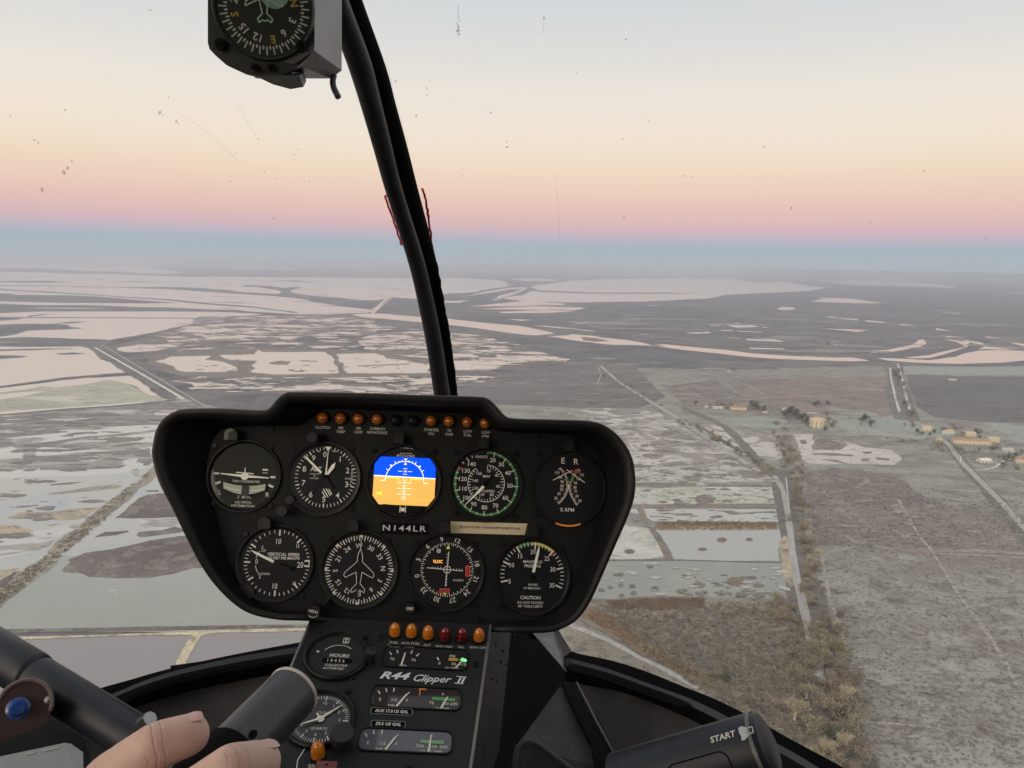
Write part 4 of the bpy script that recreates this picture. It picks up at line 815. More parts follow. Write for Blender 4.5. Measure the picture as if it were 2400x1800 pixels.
D(*c, .0030).line((-4, -5), (15, 17), 5).disc(0, 0, 6).build('needle_tail', kMATT, g)
# rotor tachometer
g = bezel(1333, 1145, 89, 'rotor_tachometer', 'dark twin needle engine and rotor speed gauge with amber glow below', inner=84); c = (1332, 1145)
dial(1333, 1145, 85, g)
def curve2(pts): return [(p.x, p.y) for p in spline([Vector((x, y, 0)) for x, y in pts], 6)]
L_ = curve2([(-20, 48), (-8, 35), (-1.5, 17), (0, 2), (-4.5, -13), (-12, -26), (-23, -37)]); R_ = curve2([(24, 47), (11, 32), (3.5, 15), (1, 2), (5, -13), (12, -26), (20.5, -39)])
d = D(*c); d.path(L_, 1.1).path(R_, 1.1)
for cv, s_ in ((L_, -1), (R_, 1)):
    for i in range(0, len(cv) - 1):
        x, y = cv[i]; dx, dy = cv[i + 1][0] - x, cv[i + 1][1] - y; Ln = math.hypot(dx, dy); L0 = 7 if i % 5 == 0 else 4.5
        if s_ < 0: nx, ny = dy / Ln, -dx / Ln
        else: nx, ny = -dy / Ln, dx / Ln
        d.line((x, y), (x + nx * L0, y + ny * L0), .9)
for s_, x, y in (('110', -28, 36), ('100', -21, 25), ('90', -15, 15), ('80', -15, 5), ('70', -16, -4), ('60', -22, -13), ('50', -29, -24), ('110', 31, 33), ('100', 24, 23), ('90', 17, 13), ('80', 16, 3), ('70', 17, -6), ('60', 21, -17), ('50', 28, -28)): d.text(s_, x, y, 9.5, sx=.85)
d.text('E', -14, 64, 20).text('R', 17, 63, 20).text('% RPM', -2, -50, 12).build('markings', mat('tach_print', (.85, .78, .70), .6), g)
D(*c, .0014).line((5, 16), (14, 32), 6).line((0, 14), (-3, 26), 3).build('green_band', kGRN, g)
D(*c, .0015).line((-7, 33), (-12, 38), 7).line((13, 38), (20, 46), 6).rect(2, 11, 9, 3).rect(26, 40, 5, 5).build('red_band', kRED, g)
D(*c, .0030).line((-37, 18), (9, 43), 1.6, 1.6, .0005).build('engine_needle', kNEED, g)
D(*c, .0036).line((39, 15), (-5, 44), 1.6, 1.6, .0005).build('rotor_needle', kNEED, g)
D(1333, 1145, .0052).arc(84, 88, 160, 200, 12).build('painted_glow_arc', mat('painted_reflection', (.6, .2, .03), .4, emit=(.60, .20, .03), es=.16), g)  # emissive arc imitates orange light reflected in the lower bezel, no lamp here
# vertical speed
g = bezel(645, 1320, 85, 'vertical_speed_indicator', 'climb rate gauge whose needle points to the upper left', inner=76); c = (650, 1319)
dial(648, 1320, 78.5, g)
d = D(*c, .0014)
for a_, big_ in [(-90, 1), (-57, 1), (0, 1), (42, 1), (85, 1), (95, 1), (138, 1), (180, 1), (237, 1)]: d.tick(a_, 59, 72, 3.6)
for a0, a1, k in ((-90, -57, 5), (-57, 0, 6), (0, 42, 5), (42, 85, 6), (95, 138, 6), (138, 180, 5), (180, 237, 6), (237, 270, 5)):
    for j in range(1, k): d.tick(a0 + (a1 - a0) * j / k, 65, 72, 1.6)
d.line((69, 5), (69, -6), 2).text('10', -2, 46, 17, sx=.8).text('10', -2, -51, 17, sx=.8).text('15', 41, 37, 11, sx=.8).text('15', 40, -44, 11, sx=.8).text('20', 50, -4, 18, sx=.8).text('0', -45, 1, 16, sx=.8)
d.text('5', -35, 32, 10).text('5', -35, -32, 10).text('UP', -32, 25, 8).text('DOWN', -27, -25, 7.5).text('VERTICAL SPEED', 12, 18, 9.5, bold=.02, fit=70).text('100 FEET PER MINUTE', 12, 10, 8, bold=.02, fit=70)
d.path([(-47, -7), (-44, -16), (-41, -22)], 1.4).path([(-47, 9), (-44, 18), (-40, 24)], 1.4).build('markings', kWHITE, g)
d = D(*c, .0034); d.line((-8, 2), (-48, 20), 6, 5, .0006).line((-48, 20), (-60, 26), 5, .6, .0006).build('needle', kNEED, g)
D(*c, .0028).line((6, -1), (32, -9), 3).disc(34, -12, 5).build('needle_tail', kMATT, g)
d = D(578, 1388, 0); d.lathe([(19, -.001), (19, .003), (17, .004), (.3, .004)], 24); autosmooth(d.build('corner_boss', kBEZ, g))
# directional gyro
g = bezel(842, 1335, 88, 'heading_indicator', 'heading gyro with outlined white aeroplane on a ticked card', inner=79); c = (842, 1335)
dial(842, 1335, 81, g)
d = D(*c, .0014)
for k in range(72): d.tick(k * 5 - 3, 67 if k % 2 else 64, 75, 1.5 if k % 2 else 2.0)
for k in range(8): 
    a_ = k * 45; d.poly([(76 * math.sin(R(a_ + s_)), 76 * math.cos(R(a_ + s_))) for s_ in (-3, 3)] + [(69 * math.sin(R(a_)), 69 * math.cos(R(a_)))])
for k, s_ in enumerate(('W', '30', '33', 'N', '3', '6', 'E', '12', '15', 'S', '21', '24')): a_ = -4 + k * 30; d.rad(s_, a_, 52, 15, rot=a_)
d.build('compass_card', kWHITE, g)
pl = [(0, 71), (0, 50), (6, 32), (6, 19), (34, -7), (36, -14), (32, -19), (7, -6), (4, -33), (16, -46), (15, -54), (3, -47)]
d = D(*c, .0022); d.path([(x * .93, y * .93) for x, y in pl], 1.3).path([(-x * .93, y * .93) for x, y in pl], 1.3).build('aeroplane_outline', kWHITE, g)
d = D(762, 1408, 0); d.prism([(-6, 0), (2, -6), (14, 8), (8, 14)], .004, .010); d.build('caging_arm', kBEZ, g)
d = D(743, 1427, 0); d.lathe([(10, .002), (10, .014), (15, .015), (15, .026), (13.5, .028), (.3, .028)], 22); kb = d.build('push_knob', kBEZ, g); autosmooth(kb)
D(743, 1427, .0285, uv=PF.uv(743, 1427, 0)).text('PUSH', 0, 1, 8, rot=190, bold=.02).arc(11, 12.2, 130, 230, 10).build('knob_caption', kWHITE, kb)
# course deviation
g = bezel(1045, 1341, 88, 'course_indicator', 'course gauge with white cross hairs and lit orange caption', inner=80); c = (1048, 1335)
dial(1047, 1338, 82, g)
d = D(*c, .0014)
for k in range(72):
    d.tick(k * 5 + 2, 56 if k % 2 else 53, 60, 1.5)
for k, s_ in enumerate(('12', '15', '18', '21', '24', '27', '30', '33', '0', '3', '6', '9')): a_ = 17 + k * 30; d.rad(s_, a_, 68, 15.5, rot=a_)
d.path([(-46, 3), (36, -2)], 1.8).path([(2, 40), (-2, -37)], 1.8).arc(7, 8.6, 0, 360, 24)
for k in (1, 2, 3, 4): d.rect(8 + k * 6.5, 1, 1, 4).rect(-8 - k * 6.5, 4, 1, 4).rect(0, 8 + k * 6.5, 5, 1).rect(-1, -8 - k * 6.5, 5, 1)
d.build('compass_rose', kWHITE, g)
D(*c, .0016).poly([(-5, 46), (5, 46), (0, 55)]).build('lubber_mark', kLIME, g)
D(*c, .0016).poly([(-7, -51), (1, -51), (-3, -57)]).build('lubber_mark', kLIME, g)
kFL = mat('flag_red', (.75, .10, .08), .5)
D(*c, .0015).path([(43, 9), (51, 9), (51, -13), (43, -13), (43, 9)], 2.2).line((47, 7), (47, -11), 1.6).build('warning_flag', kFL, g)
D(*c, .0015).path([(-14, -43), (7, -43), (7, -52), (-14, -52), (-14, -43)], 2.2).line((-11, -47.5), (4, -47.5), 1.6).build('warning_flag', kFL, g)
D(*c, .0015).text('VLOC', -22, 17, 9.5, bold=.03, fit=22).build('lit_caption', mat('caption_orange', (.8, .3, .05), .5, emit=(1.0, .45, .10), es=1.0), g)
D(*c, .0014).text('GARMIN', 26, -23, 6.5, bold=.02, fit=24).build('maker_print', kDIM, g)
D(*c, .0014).disc(-21, 41, 5).build('light_sensor', kDIM, g)
d = D(961, 1424, 0); d.lathe([(13, 0), (13, .010), (11.5, .012), (.3, .012)], 22); kb = d.build('course_knob', kBEZ, g); autosmooth(kb)
D(961, 1424, .0125, uv=PF.uv(961, 1424, 0)).text('OBS', 0, 0, 8.5, bold=.02).build('knob_caption', kWHITE, kb)
# manifold pressure
g = bezel(1248, 1350, 88, 'manifold_pressure_gauge', 'pressure gauge with green and yellow arc at the top', inner=80); c = (1248, 1339)
dial(1248, 1347, 82, g)
c2 = (1248, 1348)
D(*c2, .0012).arc(68, 74, -32, -3, 8).build('green_arc', kGRN, g); D(*c2, .0012).arc(68, 74, -3, 40, 12).build('yellow_arc', kYEL, g); D(*c2, .0013).tick(42.5, 62, 74, 5).build('red_line', kRED, g)
d = D(*c2, .0015)
for k in range(31): d.tick(-103 + k * 7.15, 58 if k % 5 == 0 else 65, 74, 3.4 if k % 5 == 0 else 1.7)
d.build('scale_ticks', kWHITE, g); d = D(*c, .0015)
for s_, x, y in (('5', -52, -24), ('10', -49, 12), ('15', -30, 33), ('20', 0, 43), ('25', 33, 29), ('30', 47, 5), ('35', 46, -31)): d.text(s_, x, y, 14.5, sx=.9)
d.text('MANIFOLD', 0, 21, 9, bold=.01).text('PRESSURE', 0, 11.5, 9, bold=.01).text('INCHES', 2, -30, 6.5).text('OF MERCURY', 0, -38, 6.5).text('CAUTION', -3, -59, 10.5, bold=.015).text('DO NOT EXCEED', -3, -70, 7.5).text('MP TABLE LIMITS', -3, -78, 7.5)
d.build('markings', kWHITE, g)
D(*c, .0034).line((2, -2), (12, 45), 6.5, 5.5, .0006).line((12, 45), (14.5, 57), 5.5, .8, .0006).build('needle', kNEED, g)
D(*c, .0030).disc(3, -14, 6).build('needle_tail', kMATT, g)

for x, y, k in ((546, 1021, 1), (936, 1029, 0), (1132, 1040, 0), (1331, 1047, 0), (624, 1226, 0), (830, 1231, 0), (1246, 1244, 0)):
    postlight(x, y, m=mat('light_hood_olive', (.09, .09, .065), .5) if k else None)
d = D(737, 1030, 0); d.lathe([(9, 0), (9, .012), (14, .013), (14, .019), (12, .021), (.3, .021)], 20); autosmooth(d.build('dimmer_knob', kBEZ, panel))
d = D(1040, 1236, 0); d.lathe([(9, 0), (9, .012), (15, .013), (15, .019), (13, .021), (.3, .021)], 20); autosmooth(d.build('dimmer_knob', kBEZ, panel))
for x, y in ((637, 1008), (635, 1048), (504, 1045), (635, 1186), (500, 1180), (688, 1050), (825, 1054), (824, 1192), (878, 1055), (1019, 1059), (1069, 1060), (1210, 1064), (1068, 1203), (1208, 1210), (1262, 1066), (1405, 1073), (1258, 1208), (1404, 1218), (577, 1252), (711, 1257), (709, 1394), (774, 1260), (910, 1265), (908, 1403), (978, 1270), (1113, 1273), (1114, 1417), (1178, 1275), (1318, 1283), (1175, 1420), (1316, 1425), (1262, 1026), (1393, 1320), (1126, 1452)): screw(x, y)
# warning lamps along the top
for i, (x, y, t) in enumerate(((756, 980, 'CLUTCH'), (798.5, 981, 'MR\nTEMP'), (840, 982, 'MR\nCHIP'), (884, 983, 'CARBON\nMONOXIDE'), (1010, 986, 'STARTER\nON'), (1052, 987.5, 'TR\nCHIP'), (1095, 989.5, 'LOW\nFUEL'), (1137, 992, 'LOW\nRPM'))):
    d = D(x, y, 0); d.lathe([(14.5, 0), (14.5, .003), (13, .004), (12.6, .0036)], 24); rg = d.build('warning_lamp', kBEZ, panel); autosmooth(rg)
    rg['label'] = 'amber warning lamp marked ' + t.replace('\n', ' ').lower()
    d = D(x, y, .003); d.lathe([(13, 0), (12.3, .0035), (9.5, .006), (5, .0078), (.3, .0083)], 24); autosmooth(d.build('lamp_lens', kAMB, rg), 60)
    d = D(x, y, .0012)
    for j, w_ in enumerate(t.split('\n')): d.text(w_, 2, -22 - j * 9 - (0 if '\n' in t else 0), 8.6, bold=.02)
    d.build('lamp_caption', kDIM, rg)
for x, y in ((928, 986), (968, 987)):
    d = D(x, y, 0); d.lathe([(14, 0), (14, .002), (12, .006), (6, .009), (.3, .010)], 24); autosmooth(d.build('lamp_blank', kBEZ, panel), 60)
# placards
p_ = D(949, 1239, .0006).rect(0, 0, 108, 26).build('registration_placard', kMATT, panel)
D(949, 1239, .0009).text('N144LR', -2, 0, 18, bold=.01, spacing=1.25, fit=98).build('placard_letters', mat('letters_grey', (.5, .5, .52), .5), p_)
cs = [PF.uv(x, y, .001) for x, y in ((1056, 1249), (1230, 1254), (1236, 1227), (1056, 1222))]
p_ = link('speed_placard', [PF.pt(u, v, h) for h in (.0006, .0012) for u, v in cs], [(4, 5, 6, 7), (0, 1, 5, 4), (1, 2, 6, 5), (2, 3, 7, 6), (3, 0, 4, 7)], kPLAC, panel); p_['label'] = 'cream paper speed limit placard'
D(1146, 1237, .0014).text('DO NOT EXCEED 110 KIAS EXCEPT IN SMOOTH AIR', 2, 0, 7, bold=.02, fit=140, rot=0).build('placard_letters', kINK, p_)

# ---------------------------------------------------------------- centre console
TL, TR_, BL, BR_ = P(731, 1447, .830), P(1150, 1470, .842), P(583, 1800, .664), P(1103, 1800, .675)
cn = (TR_ - TL).cross(BL - TL).normalized()
if cn.dot(EYE - TL) < 0: cn = -cn
CFr = Frame(TL, TR_ - TL, cn); SC = (TR_ - TL).length
CQ = (TR_ - TL).length / 419
console = empty('centre_console', TL, 'dark green black console of switches and small gauges below the panel', 'console')
cu_ = [CFr.uv(731, 1447), CFr.uv(1150, 1470), CFr.uv(1103, 1800), CFr.uv(583, 1800)]
kx = (cu_[2][0] - cu_[1][0]) / (cu_[2][1] - cu_[1][1]); kl = (cu_[3][0] - cu_[0][0]) / (cu_[3][1] - cu_[0][1])
yb = cu_[3][1] * 1.5
q4 = [(cu_[0][0] + .003 * kl, .003), (cu_[1][0], cu_[1][1] + .003), (cu_[1][0] + kx * (yb - cu_[1][1]), yb), (cu_[0][0] + kl * yb, yb)]
V = [CFr.pt(u, v, 0) for u, v in q4] + [CFr.pt(u, v, -.002) for u, v in q4]
o = link('face_plate', V, [(0, 1, 2, 3), (7, 6, 5, 4), (0, 1, 5, 4), (1, 2, 6, 5), (2, 3, 7, 6), (3, 0, 4, 7)], kCONS, console)
bk = HF * .20
V = [v.copy() for v in V[4:8]] + [v + bk + (Vector((0, 0, -.02)) if i > 1 else Vector()) for i, v in enumerate(V[4:8])]
V[0] += CFr.x * .004; V[3] += CFr.x * .004; V[4] += CFr.x * .004; V[7] += CFr.x * .004; V[5] -= CFr.x * 0; 
link('housing', V, [(0, 1, 5, 4), (1, 2, 6, 5), (2, 3, 7, 6), (3, 0, 4, 7), (4, 5, 6, 7)], grained('side_paint', (.009, .009, .010), (.014, .014, .015), 400, .55, .15), console)
e0, e1 = CFr.pt(q4[1][0], q4[1][1], .0), CFr.pt(q4[2][0], q4[2][1], .0)
V, Fc = tube([e0, e1], .0016, 8); link('edge_trim', V, Fc, mat('edge_worn', (.22, .21, .20), .4), console, True)
e0, e1 = CFr.pt(q4[0][0], q4[0][1], .0), CFr.pt(q4[3][0], q4[3][1], .0)
V, Fc = tube([e0, e1], .0013, 8); link('edge_trim', V, Fc, mat('edge_worn_light', (.30, .32, .31), .4), console, True)
SF = Frame(CFr.pt(q4[1][0], q4[1][1], 0), bk, (CFr.y.cross(bk)).normalized() if (CFr.y.cross(bk)).dot(CR) > 0 else -(CFr.y.cross(bk)).normalized())
for x, y in ((1160, 1512), (1178, 1527), (1172, 1552), (1185, 1558), (1151, 1590), (1163, 1596), (1202, 1490), (1137, 1620), (1148, 1668), (1117, 1743), (1131, 1745)):
    d = Draw(SF, x, y, CQ, 0); d.lathe([(3.6, 0), (3.6, .0016), (2, .0024), (.2, .0024)], 10); autosmooth(d.build('rivet', kSCREW, console))
def C(px, py, h=.0008, uv=None): return Draw(CFr, px, py, CQ, h, uv)
for i, (x, y, t, m) in enumerate(((925, 1480, 'FUEL\nFILTER', kAMBH), (964, 1482, 'AUX FUEL\nPUMP', kAMBH), (1003, 1486, 'ALT', kAMBH), (1042.5, 1490, 'ENG FIRE', kREDL), (1082.5, 1491, 'OIL', kREDL), (1122, 1492, 'GOV OFF', kAMBH))):
    uv = CFr.uv(x, y + 2, .004); d = C(x, y, 0, uv); d.lathe([(14.5, 0), (14.5, .002), (13.2, .003), (13, .0028)], 24); rg = d.build('warning_lamp', kBEZ, console); autosmooth(rg)
    rg['label'] = ('red' if m is kREDL else 'orange') + ' warning lamp marked ' + t.replace('\n', ' ').lower()
    d = C(x, y, .002, uv); d.lathe([(13, 0), (12.8, .006), (11.5, .0095), (8, .0125), (4, .014), (.3, .0145)], 24); autosmooth(d.build('lamp_lens', m, rg), 60)
    d = C(x - 2, y + 26, .0008)
    for j, w_ in enumerate(t.split('\n')): d.text(w_, 0, -j * 10.5, 9.5, bold=.02, shear=.1)
    d.build('lamp_caption', kDIM, rg)
def cgauge(px, py, r, name, label, m=None):
    d = C(px, py, 0); d.lathe([(r, 0), (r, .004), (r - 3, .0055), (r - 7, .005), (r - 10, .002), (r - 11, .0008)], 48); o = d.build(name, kBEZ, console); autosmooth(o); o['label'] = label
    C(px, py, .0010).disc(0, 0, r - 9, 48).build('dial_face', m or kDIAL, o); return o
g = cgauge(789, 1539, 71, 'hour_meter', 'round hour meter with white counter digits', mat('hour_green', (.012, .018, .015), .5, coat=.5))
d = C(792, 1539, .0014); d.text('HOURS', 2, 3, 13, bold=.02, shear=.15).text('COLLECTIVE', 0, -25, 8.5, bold=.01, shear=.15).text('ACTIVATED', -4, -34, 8.5, bold=.01, shear=.15)
d.arc(38, 39.5, -55, 40, 20, 0, -5).path([(4, 41), (16, 41), (16, 56), (4, 56), (4, 41)], 1.6).poly([(6, 43), (14, 43), (10, 49)]).poly([(6, 54), (14, 54), (10, 49)]).disc(-46, 12, 3, 10).text('1 0 4 5 6', -3, -12, 11, bold=.01).build('markings', kWHITE, g)
d = C(792, 1539, .0012); d.rect(-3, -12, 56, 13).rect(27, -12, 12, 12).build('counter_window', kMATT, g)
g = cgauge(749, 1686, 72, 'clock', 'round quartz clock with white hands, partly behind the grip', mat('clock_dial', (.014, .017, .022), .5, coat=.5)); c = (751, 1684)
d = C(*c, .0014)
for k in range(60): d.tick(k * 6 + 3, 49 if k % 5 else 45, 56, 1.2 if k % 5 else 2.4)
for k in range(1, 13): d.rad(str(k), k * 30 + 3, 38, 9.5)
d.text('CLOCK', 6, 14, 8.5).text('QUARTZ', 2, -24, 8).build('markings', kWHITE, g)
C(*c, .0026).line((0, 0), (36, 34), 5, 1.6, .0006).disc(0, 0, 8).build('minute_hand', kNEED, g)
C(*c, .0034).line((0, 0), (-34, -15), 4.5, 1.4, .0006).line((0, 0), (-10, 12), 3, 2, .0006).build('hour_hand', kNEED, g)
for x, y in ((803, 1716), (870, 1521)):
    d = C(x, y, 0, CFr.uv(x, y, .018)); d.lathe([(12, 0), (12, .008), (24, .009), (24, .016), (22, .018), (.3, .018)], 24) if y > 1600 else d.lathe([(9, 0), (9, .010), (13, .011), (13, .016), (.3, .017)], 20)
    autosmooth(d.build('control_knob', grained('knob_black', (.014, .016, .019), (.022, .024, .028), 300, .5, .1), console))
def rrect(w, h, r, n=5):
    out = []
    for cx, cy, a0 in ((w / 2 - r, h / 2 - r, 0), (-w / 2 + r, h / 2 - r, 90), (-w / 2 + r, -h / 2 + r, 180), (w / 2 - r, -h / 2 + r, 270)):
        out += [(cx + r * math.cos(R(a0 + 90 * k / n)), cy + r * math.sin(R(a0 + 90 * k / n))) for k in range(n + 1)]
    return out
def cwin(px, py, w, h, label, m):
    d = C(px, py, 0); A, B_ = rrect(w + 6, h + 6, 16), rrect(w, h, 13); b0 = len(d.V)
    n_ = len(A)
    for pts, hh in ((A, 0), (A, .0016), (B_, .0016), (B_, .0004)): d.V += [d.at(x, y, hh) for x, y in pts]
    for j in range(3):
        for k in range(n_): d.F.append((j * n_ + k, j * n_ + (k + 1) % n_, (j + 1) * n_ + (k + 1) % n_, (j + 1) * n_ + k))
    o = d.build('gauge_window', kBEZ, console); autosmooth(o); o['label'] = label
    C(px, py, .0005).poly(B_).build('window_face', m, o); return o
kW1 = mat('window_black', (.010, .011, .011), .4, coat=.8); kW2 = mat('window_brown', (.016, .011, .008), .4, coat=.8); kW3 = mat('window_lilac', (.085, .080, .105), .4, coat=1)
def two(px, py, o, left, right, sL, sR, lb):
    d = C(px, py, .0010)
    for j, a_ in enumerate((-32, -16, 0, 16, 32)):
        if j != sL: d.line((-50 + math.sin(R(a_)) * 52, -38 + math.cos(R(a_)) * 52), (-50 + math.sin(R(a_)) * 62, -38 + math.cos(R(a_)) * 62), 2.6)
    for s_, x, y in left + right: d.text(s_, x, y, 10.5, bold=.01)
    for s_, x, y in lb: d.text(s_, x, y, 7, bold=.01)
    d.build('markings', kWHITE, o)
o = cwin(998, 1543, 186, 58, 'amp and oil pressure window with a green light', kW1)
two(999, 1544, o, [('70', -75, -6), ('70', -28, -6)], [('0', 30, -11), ('55', 62, -11), ('115', 82, -11), ('PSI', 58, 11)], 2, 0, [('AMPS', -50, -23), ('OIL PRESS', 58, -23)])
C(999, 1544, .0012).line((-53, -22), (-48, 14), 4, 2.5, .0005).line((66, -22), (84, 4), 3.5, 3, .0005).line((24, 6), (28, -2), 3).build('needle', kNEED, o)
C(999, 1544, .0011).line((50, 2), (70, 2), 8).build('yellow_band', mat('band_orange', (.65, .36, .05), .5), o); C(999, 1544, .0011).line((70, 2), (84, 2), 6).build('green_band', kGRN, o)
C(999, 1544, .0016).poly([(80, 9), (90, 4), (90, -2), (80, -3), (76, 2)]).build('green_light', mat('green_light', (.2, .9, .3), .3, emit=(.25, .95, .35), es=.9), o)
o = cwin(976, 1636, 184, 54, 'fuel and oil temperature window with warm glow', kW2)
two(977, 1636, o, [('E', -76, -8), ('1/2', -47, -8), ('F', -20, -8)], [('75', 32, -11), ('150', 60, -11), ('245', 78, -11), ('F', 54, 12)], 3, 0, [('FUEL', -50, -22), ('OIL TEMP', 54, -24)])
C(977, 1636, .0012).line((-40, -24), (-22, 8), 4.5, 3.5, .0005).line((52, -24), (64, 6), 4.5, 3, .0005).build('needle', kNEED, o)
C(977, 1636, .0011).line((32, 1), (80, 0), 8.5).build('green_band', mat('band_green', (.12, .36, .12), .5), o)
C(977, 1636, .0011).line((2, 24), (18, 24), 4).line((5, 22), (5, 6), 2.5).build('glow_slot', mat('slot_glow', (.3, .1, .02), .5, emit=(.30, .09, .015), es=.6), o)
o = cwin(951, 1737, 180, 50, 'pale lilac reflecting fuel and cylinder temperature window', kW3)
two(952, 1737, o, [('E', -74, -8), ('1/2', -46, -8), ('F', -19, -8)], [('200', 28, -10), ('350', 54, -10), ('500', 74, -10), ('F', 50, 14)], 3, 0, [('FUEL', -50, -21), ('CYL HD TEMP', 50, -21)])
C(952, 1737, .0012).line((-38, -22), (-22, 8), 4.5, 3.5, .0005).line((46, -22), (48, 16), 4.5, 2, .0005).build('needle', kNEED, o)
C(952, 1737, .0011).line((28, 1), (74, 1), 8).build('green_band', mat('band_green_pale', (.20, .45, .22), .5), o)
def plab(px, py, w, t):
    o = C(px, py, .0006).poly(rrect(w, 16, 4)).build('quantity_label', kMATT, console)
    d = C(px, py, .0009); r_ = rrect(w, 16, 4); d.path(r_ + [r_[0]], .8); d.build('label_border', kDIM, o)
    C(px, py, .0010).text(t, 0, 0, 10.5, bold=.03, shear=.1, fit=w - 16).build('label_letters', kWHITE, o)
plab(918, 1667, 84, 'AUX 17.0 US GAL'); plab(910, 1697, 68, '29.5 US GAL')
d = C(985, 1589, .0010); d.text('R44', -58, 2, 27, bold=.03, shear=.35, fit=66).text('Clipper', 22, -1, 27, shear=.45, bold=.012, fit=82).text('II', 86, 0, 26, shear=.3, bold=.02, fit=20).line((-4, -4), (40, -5), 1.2).line((78, 10), (100, 9), 2).line((74, -9), (94, -10), 2)
d.build('badge_letters', mat('badge_white', (.70, .74, .75), .5), console)
for x, y in ((753, 1490), (857, 1495), (893, 1496), (828, 1588), (817, 1621), (1116, 1557), (958, 1797)): screw(x, y, 7, CFr, CQ, console)
uv = CFr.uv(745, 1768, .004); d = C(0, 0, 0, uv); d.lathe([(15, 0), (15, .003), (13.5, .004), (13, .0038)], 24); rg = d.build('warning_lamp', kBEZ, console); rg['label'] = 'orange lamp above the red switch guard'; autosmooth(rg)
d = C(0, 0, .002, uv); d.lathe([(13.5, 0), (13.3, .008), (12, .012), (8, .015), (4, .0165), (.3, .017)], 24); autosmooth(d.build('lamp_lens', kAMBH, rg), 60)
C(728, 1796, .0008).text('BR', 2, 0, 12, bold=.02).build('lamp_caption', kDIM, rg)
d = C(764, 1800, 0, CFr.uv(764, 1797, .012)); d.box(-19, -36, 19, 12, 0, .012); gd = d.build('switch_guard', mat('guard_red', (.16, .045, .04), .45), console)
C(764, 1800, .0125, CFr.uv(764, 1797, .012)).disc(0, 4, 2.4, 10).build('guard_pin', kMATT, gd)
C(0, 0, .0008, CFr.uv(700, 1765, 0)).path([(-8, 32), (8, 32), (12, 28), (10, 10), (2, -16), (4, -36), (8, -44)], 1.8).build('switch_outline', kWHITE, console)

# ---------------------------------------------------------------- the helicopter cabin itself
heli = empty('helicopter_cabin', EYE + Vector((0, 1.3, -.9)), 'black framed helicopter cabin nose with curved windscreen post and carpeted sills', 'helicopter')
LE = [(800,-150,.66),(795,0,.72),(803,142,.78),(841,247,.83),(871,341,.87),(901,452,.92),(954,616,1.00),(978,714,1.05),(998,815,1.10),(1015,920,1.15),(1045,1080,1.22),(1110,1280,1.30),(1230,1470,1.36)]
MI = [(775,-150),(817,0),(871,151),(898,241),(922,347),(946,441),(995,602),(1019,704),(1039,805),(1056,920),(1085,1080),(1150,1280),(1290,1484)]
RI = [(800,-150),(847,0),(904,172),(928,262),(955,355),(978,445),(1021,616),(1038,714),(1054,808),(1071,923),(1098,1080),(1165,1280),(1308,1481)]
pts, rad_ = [], []
for (x0, y0, d0), (x1, y1) in zip(LE, MI):
    w = 56 if y0 < 150 else max(38, math.hypot(x1 - x0, y1 - y0) * .86)
    if y0 < 150: x0 = x1 - 56 * 1.05
    pts.append(((x0 + x1) / 2, (y0 + y1) / 2, d0)); rad_.append(w / 2 / FPX * d0)
sp_ = spline(pts, 5); rr_ = [x.x for x in spline([(r_, 0, 0) for r_ in rad_], 5)]
V, Fc = tube([P(*p) for p in sp_], rr_, 20); link('windscreen_post', V, Fc, kBLK, heli, True)
pts2 = [((x1 * .62 + x2 * .38) - 2, (y1 + y2) / 2, d0 + .035) for (x1, y1), (x2, y2), (_, _, d0) in zip(MI, RI, LE)]
hw = [max(9, (x2 - x1) * .62 + 3) / FPX * (l[2] + .035) for (x1, _), (x2, _), l in zip(MI, RI, LE)]
sp_ = spline(pts2, 5); hh = [x.x for x in spline([(r_, 0, 0) for r_ in hw], 5)]
V, Fc = tube([P(*p) for p in sp_], hh, 14, squash=1.0); link('outer_channel', V, Fc, kMATT, heli, True)
# ragged sealant along the outer channel
sl_ = [((x2 - 3) + random.uniform(-1.5, 2.5), y2, l[2] + .03) for (x2, y2), l in zip(RI[6:11], LE[6:11])]
V, Fc = tube([P(*p) for p in spline(sl_, 8)], [random.uniform(.0028, .0048) for _ in range(33)], 8); link('sealant_bead', V, Fc, kMATT, heli, True)
OL = [(800,1488,1.27),(704,1505,1.25),(584,1527,1.20),(481,1548,1.15),(378,1572,1.10),(309,1592,1.06),(227,1615,1.02),(100,1655,.96),(-60,1715,.88),(-400,1860,.75)]
HL = [(800,1520,1.22),(694,1537,1.20),(550,1561,1.15),(412,1592,1.08),(326,1620,1.03),(275,1642,1.0),(120,1700,.92),(-60,1775,.84),(-400,1930,.7)]
HLm = [(x, y - 20, d0 + .02) for x, y, d0 in HL]
CL = [(800,1555,1.24),(636,1582,1.2),(447,1620,1.13),(319,1658,1.06),(180,1710,.98),(0,1790,.88),(-350,1960,.72)]
BLw = [(800,2100,.95),(600,2100,.93),(400,2100,.9),(200,2150,.85),(0,2200,.8),(-350,2300,.65)]
slab('window_sill', OL, HLm, kSILL, heli, .01); slab('sill_rail', HLm, HL, kRAIL, heli, .008); slab('sill_skirt', HL, CL, kMATT, heli, .006); slab('carpet_panel', CL, BLw, kCAR, heli, .006)
OR = [(1325,1505,1.34),(1339,1527,1.33),(1438,1549,1.28),(1518,1575,1.23),(1597,1607,1.17),(1677,1639,1.12),(1756,1678,1.06),(1856,1734,.99),(1975,1798,.92),(2150,1900,.82),(2450,2080,.7)]
HR = [(1322,1557,1.28),(1329,1559,1.27),(1418,1583,1.22),(1518,1619,1.16),(1617,1655,1.10),(1697,1694,1.04),(1816,1758,.96),(1890,1800,.91),(2070,1915,.81),(2380,2110,.68)]
HRm = [(x + 2, y - 17, d0 + .02) for x, y, d0 in HR]
